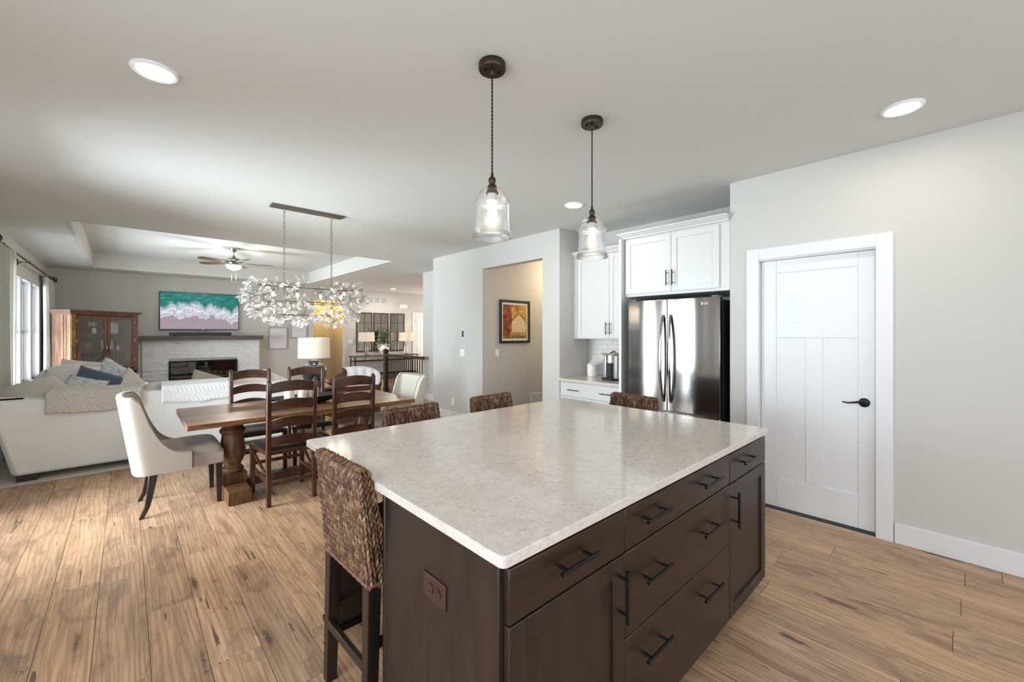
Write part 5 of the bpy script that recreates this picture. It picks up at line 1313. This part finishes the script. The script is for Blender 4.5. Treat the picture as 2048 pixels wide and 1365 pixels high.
for i in range(9):
    a = i * 0.9; r_ = 0.035 + 0.04 * (i % 3) / 2; t_ = MB().lathe([(0, -0.02), (0.022, -0.01), (0.028, 0.005), (0.015, 0.018), (0, 0.02)], (r_ * cos(a) - 0.03, r_ * sin(a) * 0.6, 0.15 + 0.03 * (i % 3)), n=8); mb.add(t_.v, t_.f)
mb.build('blooms', simple('pale_green_bloom', (0.45, 0.58, 0.42), 0.7), v1)
v2 = thing('glass_candlestick', hloc(0.2, 0.14, 1.42), ha, 'small dark glass candlestick at the left of the upper hutch shelf', 'candlestick')
MB().lathe([(0.03, 0), (0.03, 0.008), (0.008, 0.02), (0.012, 0.06), (0.008, 0.09), (0.02, 0.11)], n=14).build('stem', simple('smoky_glass', (0.1, 0.1, 0.1), 0.1), v2)
v3 = thing('candle_jar', hloc(0.70, 0.13, 1.42), ha, 'white candle jar on the upper hutch shelf, right door', 'jar')
MB().lathe([(0.055, 0), (0.06, 0.01), (0.06, 0.09), (0.052, 0.095), (0.0, 0.09)], n=20).build('jar_body', M_CERAMIC, v3)
for (x, z, w_, h_, tilt, lb, art) in ((0.86, 1.42, 0.20, 0.24, 0.14, 'silver-edged picture frame leaning on the upper hutch shelf', M_FLORAL), (0.76, 1.09, 0.22, 0.19, 0.0, 'beige photo frame with a pale blue view on the middle hutch shelf', simple('photo_blue', (0.30, 0.42, 0.50), 0.4)),
                                (0.22, 1.09, 0.20, 0.18, 0.0, 'dim brown framed card at the left of the middle hutch shelf', simple('card_brown', (0.10, 0.05, 0.035), 0.5)), (0.44, 1.09, 0.17, 0.17, 0.0, 'small brown framed print in the middle of the hutch shelf', simple('card_brown2', (0.12, 0.05, 0.03), 0.5))):
    f = thing('photo_frame', hloc(x, 0.20, z), ha, lb, 'photo frame')
    R_ = Matrix.Rotation(tilt, 4, 'Y') @ Matrix.Rotation(-0.12, 4, 'X')
    fm = MB(); q = 0.014
    for bb in ((-w_ / 2, w_ / 2, 0, q), (-w_ / 2, w_ / 2, h_ - q, h_), (-w_ / 2, -w_ / 2 + q, q, h_ - q), (w_ / 2 - q, w_ / 2, q, h_ - q)): fm.box(bb[0], bb[1], -0.01, 0.01, bb[2], bb[3], R_)
    fm.build('frame', simple('frame_' + lb[:6].strip(), (0.45, 0.42, 0.36) if x > 0.5 else (0.09, 0.04, 0.03), 0.4), f)
    MB().box(-w_ / 2 + q, w_ / 2 - q, -0.003, 0.003, q, h_ - q, R_).build('print', art, f)
fg = thing('figurine', hloc(0.85, 0.07, 1.09), ha, 'small white figurine in front of the photo frame in the hutch', 'figurine')
MB().lathe([(0.022, 0), (0.026, 0.03), (0.018, 0.06), (0.012, 0.07), (0.016, 0.085), (0.010, 0.10), (0, 0.104)], n=14).build('body', M_CERAMIC, fg)
bxo = MB().box(-0.06, 0.06, -0.05, 0.05, 0, 0.14).build('keepsake_box', M_BINDER[0], bevel=0.004); bxo.location = hloc(0.97, 0.2, 1.09); bxo.rotation_euler = (0, 0, ha); tag(bxo, 'dark keepsake box at the right of the middle hutch shelf', 'box')

# ------------------------------------------------------------------ curtains
rod = thing('curtain_rod', (-1.06, 9.9, 2.48), 0, 'black curtain rod with twisted cage finials over the living room windows', 'curtain rod')
MB().tube([(0, -2.55, 0), (0, 2.20, 0)], 0.013, 8).build('rod', M_BLACK, rod)
for (y, s_) in ((-2.62, -1), (2.16, 1)):
    mb = MB()
    for k in range(5):
        mb.tube([(0.055 * sin(pi * i / 14) * cos(k * 2 * pi / 5 + i * 0.25), y + s_ * i * 0.017, 0.055 * sin(pi * i / 14) * sin(k * 2 * pi / 5 + i * 0.25)) for i in range(15)], 0.008, 5)
    mb.build('finial', M_BLACK, rod)
for y in (-2.3, -0.55, 1.62):
    MB().tube([(-0.11, y, 0.03), (-0.10, y, -0.0), (-0.06, y, -0.005), (-0.012, y, -0.012), (0.012, y, -0.012), (0.014, y, 0.01)], 0.006, 6).tube([(-0.108, y, -0.055), (-0.10, y, -0.03), (-0.07, y, -0.008)], 0.006, 6).tube([(-0.11, y, -0.06), (-0.11, y, 0.04)], 0.008, 6).build('bracket', M_BLACK, rod)
def curtain(y0, y1, nf, label, amp=0.05, xc=-1.055):
    mb = MB(); N = nf * 12
    for side in (0, 1):
        def fn(u, v, side=side):
            a = u * nf * 2 * pi; am = amp * (0.65 + 0.35 * (1 - v))
            x = xc + am * sin(a) + (0.004 if side else 0) + 0.012 * sin(u * 5 + v * 3); y = y0 + (y1 - y0) * u + 0.012 * sin(2 * a)
            return (x, y, 0.02 + v * 2.435)
        mb.grid(fn, N, 14)
    o = mb.build('curtain', M_CURTAIN, ang=80, origin=(xc, (y0 + y1) / 2, 0)); return tag(o, label, 'curtain', 'curtain panels on the black rod')
curtain(7.10, 8.12, 7, 'off-white curtain panel at the left edge of the photo', 0.055)
curtain(11.32, 12.28, 6, 'off-white curtain panel between the windows and the wooden hutch', 0.05, -1.085)

# ------------------------------------------------------------------ ceiling fan
fan = thing('ceiling_fan', (1.50, 9.42, TZ), 0, 'brushed nickel ceiling fan with dark blades and lit glass bowl', 'ceiling fan')
MB().lathe([(0.068, 0), (0.066, -0.02), (0.045, -0.055), (0.02, -0.065), (0, -0.065)], n=24).build('canopy', M_NICKEL, fan)
MB().tube([(0, 0, -0.06), (0, 0, -0.16)], 0.012, 10).build('downrod', M_NICKEL, fan)
MB().lathe([(0.014, -0.13), (0.03, -0.16), (0.06, -0.185), (0.13, -0.205), (0.15, -0.225), (0.145, -0.255), (0.09, -0.275), (0.085, -0.29), (0, -0.29)], n=32).build('motor_housing', M_NICKEL, fan)
for k in range(5):
    a = radians(-8 + 72 * k); R_ = Matrix.Rotation(a, 4, 'Z') @ Matrix.Rotation(radians(11), 4, 'X')
    b = MB(); v = []
    pts = [(0.22, -0.05), (0.32, -0.066), (0.55, -0.07), (0.63, -0.055), (0.655, 0.0), (0.63, 0.055), (0.55, 0.07), (0.32, 0.066), (0.22, 0.05)]
    tm = MB().prism(pts, -0.278, -0.270); R2 = Matrix.Rotation(a, 4, 'Z') @ Matrix.Translation((0, 0, -0.274)) @ Matrix.Rotation(radians(11), 4, 'X') @ Matrix.Translation((0, 0, 0.274))
    b.add(tm.v, tm.f, R2); bl = b.build('blade', M_FANBLADE, fan)
    tm = MB().box(0.09, 0.28, -0.018, 0.018, -0.270, -0.262); b = MB(); b.add(tm.v, tm.f, R2); b.build('blade_arm', M_NICKEL, bl)
MB().lathe([(0.05, -0.29), (0.05, -0.305), (0.13, -0.315), (0.132, -0.322), (0.0, -0.322)], n=28).build('light_fitter', M_NICKEL, fan)
MB().lathe([(0.132, -0.322), (0.128, -0.35), (0.10, -0.385), (0.05, -0.405), (0.0, -0.408)], n=28, cap=False).build('glass_bowl', emit('fan_bowl_glow', (1.0, 0.86, 0.68), 1.6), fan)
MB().lathe([(0.012, -0.405), (0.014, -0.415), (0.005, -0.425), (0, -0.43)], n=12).build('finial', M_NICKEL, fan)
for (x, y, L) in ((-0.03, 0.03, 0.60), (0.03, -0.03, 0.66)):
    mb = MB().tube([(x, y, -0.41 + 0.1), (x, y, -L)], 0.0012, 4); pc = mb.build('pull_chain', M_NICKEL, fan)
    MB().lathe([(0.0, 0.0), (0.006, -0.01), (0.008, -0.03), (0.004, -0.04), (0, -0.042)], (x, y, -L), n=10).build('pull_knob', M_BRONZE, pc)
point('fan_glow', (1.50, 9.42, 2.50), 26, (1.0, 0.92, 0.82), 0.14)

# ------------------------------------------------------------------ stair railing
RX = 4.62
ra = thing('stair_railing', (RX, 8.8, 0), 0, 'dark stair railing with newel post, wooden handrail and black iron balusters', 'railing')
def newel(y, h_):
    p = MB().box(RX - 0.045, RX + 0.045, y - 0.045, y + 0.045, 0, h_ - 0.06).build('newel_post', M_RAILWOOD, ra, bevel=0.004, world=True)
    MB().box(RX - 0.058, RX + 0.058, y - 0.058, y + 0.058, h_ - 0.08, h_ - 0.055).box(RX - 0.045, RX + 0.045, y - 0.045, y + 0.045, h_ - 0.055, h_ - 0.03).add([(RX - .045, y - .045, h_ - .03), (RX + .045, y - .045, h_ - .03), (RX + .045, y + .045, h_ - .03), (RX - .045, y + .045, h_ - .03), (RX, y, h_)], [(0, 1, 4), (1, 2, 4), (2, 3, 4), (3, 0, 4), (3, 2, 1, 0)]).build('post_cap', M_RAILWOOD, p, world=True)
    MB().box(RX - 0.052, RX + 0.052, y - 0.052, y + 0.052, 0.42, 0.435).box(RX - 0.055, RX + 0.055, y - 0.055, y + 0.055, 0, 0.12).build('post_molding', M_RAILWOOD, p, world=True)
newel(9.50, 1.06)
MB().box(RX - 0.035, RX + 0.035, 7.76, 9.46, 0.865, 0.93).build('handrail', M_RAILWOOD, ra, bevel=0.008, world=True)
MB().box(RX - 0.025, RX + 0.025, 7.76, 9.46, 0.0, 0.02).build('bottom_rail', M_RAILWOOD, ra, world=True)
for i in range(17):
    y = 9.38 - i * 0.098
    mb = MB().box(RX - 0.009, RX + 0.009, y - 0.009, y + 0.009, 0.02, 0.87)
    if i % 3 == 0:
        for k in range(4):
            mb.tube([(RX + 0.02 * sin(pi * q / 8) * cos(k * pi / 2 + q * .4), y + 0.02 * sin(pi * q / 8) * sin(k * pi / 2 + q * .4), 0.40 + q * 0.014) for q in range(9)], 0.003, 4)
    else:
        t_ = MB().lathe([(0.007, 0), (0.014, 0.012), (0.007, 0.024)], (RX, y, 0.32 if i % 3 == 1 else 0.5), n=8); mb.add(t_.v, t_.f)
    mb.build('baluster', M_BLACK, ra, world=True, smooth=False)
# ------------------------------------------------------------------ console, lamps, vase, mirrors
co = thing('console_table', (5.9, 12.2, 0), 0, 'long console table with wooden top and black iron frame under the mirrors', 'console table')
MB().box(-1.06, 1.10, -0.2, 0.2, 0.715, 0.75).build('table_top', M_CONSOLE, co, bevel=0.004)
for x in (-1.0, 1.04):
    for y in (-0.16, 0.16): MB().tube([(x, y, 0), (x, y, 0.715)], 0.016, 10).build('leg', M_BLACK, co)
mb = MB()
for y in (-0.16, 0.16): mb.box(-1.0, 1.04, y - 0.008, y + 0.008, 0.58, 0.60); mb.box(-1.0, 1.04, y - 0.008, y + 0.008, 0.18, 0.20)
for x in (-1.0, 1.04): mb.box(x - .008, x + .008, -0.16, 0.16, 0.58, 0.60); mb.box(x - .008, x + .008, -0.16, 0.16, 0.18, 0.20)
mb.build('frame_rails', M_BLACK, co)
MB().box(-1.0, 1.04, -0.15, 0.15, 0.165, 0.18).build('lower_shelf', M_CONSOLE, co)
def console_lamp(x, label):
    l = thing('glass_bottle_lamp', (x, 12.17, 0.751), 0, label, 'lamp', 'glass bottle lamps on the console table')
    MB().lathe([(0.085, 0), (0.085, 0.012), (0.02, 0.018), (0, 0.018)], n=20).build('base', M_BRONZE, l)
    MB().tube([(0, 0, 0.018), (0, 0, 0.45)], 0.006, 8).build('stem', M_BRONZE, l)
    MB().lathe([(0.05, 0.02), (0.058, 0.05), (0.058, 0.25), (0.045, 0.32), (0.018, 0.36), (0.018, 0.40)], n=20, cap=False).build('glass_body', M_SHADEGLASS, l)
    drum(0.235, 0.225, 0.42, 0.70, l, 32)
    MB().tube([(0, 0, 0.45), (0, 0, 0.73)], 0.003, 6).tube([(-0.22, 0, 0.69), (0.22, 0, 0.69)], 0.002, 5).build('harp', M_BRONZE, l)
    MB().lathe([(0.012, 0.46), (0.028, 0.50), (0.03, 0.53), (0.0, 0.56)], n=12).build('bulb', emit('console_bulb', (1, 0.80, 0.55), 6), l)
    point('console_lamp_glow', (x, 12.17, 1.29), 5, (1.0, 0.78, 0.52), 0.03)
console_lamp(5.30, 'glass bottle lamp with cream shade at the left end of the console')
console_lamp(6.60, 'glass bottle lamp with cream shade beside the far white door')
va = thing('urn_vase', (5.84, 12.15, 0.751), 0, 'white two-handled urn with leafy green branches on the console', 'vase')
MB().lathe([(0.07, 0), (0.09, 0.02), (0.14, 0.12), (0.15, 0.19), (0.12, 0.25), (0.085, 0.275), (0.10, 0.33), (0.105, 0.335), (0.09, 0.325)], n=28).build('urn_body', M_CERAMIC, va)
for s_ in (-1, 1): MB().tube([(s_ * 0.095, 0, 0.31), (s_ * 0.16, 0, 0.315), (s_ * 0.195, 0, 0.26), (s_ * 0.18, 0, 0.19), (s_ * 0.14, 0, 0.16)], 0.012, 8).build('urn_handle', M_CERAMIC, va)
random.seed(31); st_ = MB(); lf = MB()
for i in range(34):
    a = random.uniform(0, 2 * pi); sp_ = random.uniform(0.05, 0.34); top_ = Vector((sp_ * cos(a) * 1.05, max(-0.45, min(0.22, sp_ * sin(a))), random.uniform(0.42, 0.95) - sp_ * 0.35))
    b0 = Vector((0, 0, 0.30)); mid = b0.lerp(top_, 0.5) + Vector((0, 0, 0.06)); st_.tube([b0, mid, top_], 0.003, 4)
    for k in range(26):
        t = random.uniform(0.35, 1.05); p = (b0.lerp(mid, t * 2) if t < 0.5 else mid.lerp(top_, t * 2 - 1)); d = rand_dir(); d.z = abs(d.z) * 0.5 + d.z * 0.3; n_ = d.cross(rand_dir()).normalized(); L, W = random.uniform(0.03, 0.055), random.uniform(0.009, 0.015)
        if p.y + d.y * L > 0.29: continue
        lf.add([p, p + d * L * .5 + n_ * W, p + d * L, p + d * L * .5 - n_ * W], [(0, 1, 2, 3)])
st_.build('stems', simple('stem_green', (0.07, 0.09, 0.03), 0.7), va, kind='stuff')
def leafm():
    t = NT('leaf_green'); g = t.n('NewGeometry').outputs['Random Per Island']
    return t.bsdf(t.ramp(g, [(0, (0.03, 0.07, 0.02)), (0.6, (0.09, 0.16, 0.05)), (1, (0.25, 0.32, 0.14))]), 0.5)
lf.build('leaves', leafm(), va, kind='stuff', smooth=False, fix=False)
def paned_mirror(x, label):
    w_, h_ = 0.50, 1.20; m_ = thing('paned_mirror', (x, 12.48, 1.455), 0, label, 'mirror', 'dark framed paned mirrors on the entry wall')
    f = 0.028
    MB().box(-w_ / 2, w_ / 2, -0.03, 0, h_ / 2 - f, h_ / 2).box(-w_ / 2, w_ / 2, -0.03, 0, -h_ / 2, -h_ / 2 + f).box(-w_ / 2, -w_ / 2 + f, -0.03, 0, -h_ / 2, h_ / 2).box(w_ / 2 - f, w_ / 2, -0.03, 0, -h_ / 2, h_ / 2).build('frame', M_RAILWOOD, m_, bevel=0.003)
    MB().box(-0.008, 0.008, -0.024, -0.006, -h_ / 2 + f, h_ / 2 - f).build('mullion', M_RAILWOOD, m_)
    ph = (h_ - 2 * f) / 4
    for r_ in range(1, 4): MB().box(-w_ / 2 + f, w_ / 2 - f, -0.024, -0.006, -h_ / 2 + f + r_ * ph - 0.007, -h_ / 2 + f + r_ * ph + 0.007).build('mullion', M_RAILWOOD, m_)
    for r_ in range(4):
        for (a, b) in ((-w_ / 2 + f, -0.008), (0.008, w_ / 2 - f)): MB().box(a, b, -0.010, -0.004, -h_ / 2 + f + r_ * ph + 0.006, -h_ / 2 + f + (r_ + 1) * ph - 0.006).build('pane', M_MIRROR, m_)
paned_mirror(5.36, 'dark eight-pane mirror above the left console lamp'); paned_mirror(5.90, 'dark eight-pane mirror behind the green branches'); paned_mirror(6.455, 'dark eight-pane mirror next to the right console lamp and far door')
chm = thing('door_chime', (6.68, 12.48, 2.30), 0, 'white rectangular door chime box high on the entry wall', 'chime')
MB().box(-0.13, 0.13, -0.05, 0, -0.065, 0.065).build('chime_cover', M_WHITEP, chm, bevel=0.012, seg=3)
MB().box(-0.13, 0.13, -0.052, -0.05, -0.002, 0.002).build('cover_seam', M_GREYFR, chm)
outlet_plate('light_switch', None, '-y', (4.96, 12.48, 1.15), M_WHITEP, 'white double switch between the hallway opening and the mirrors', 'switch', w_=0.118, kind='switch')
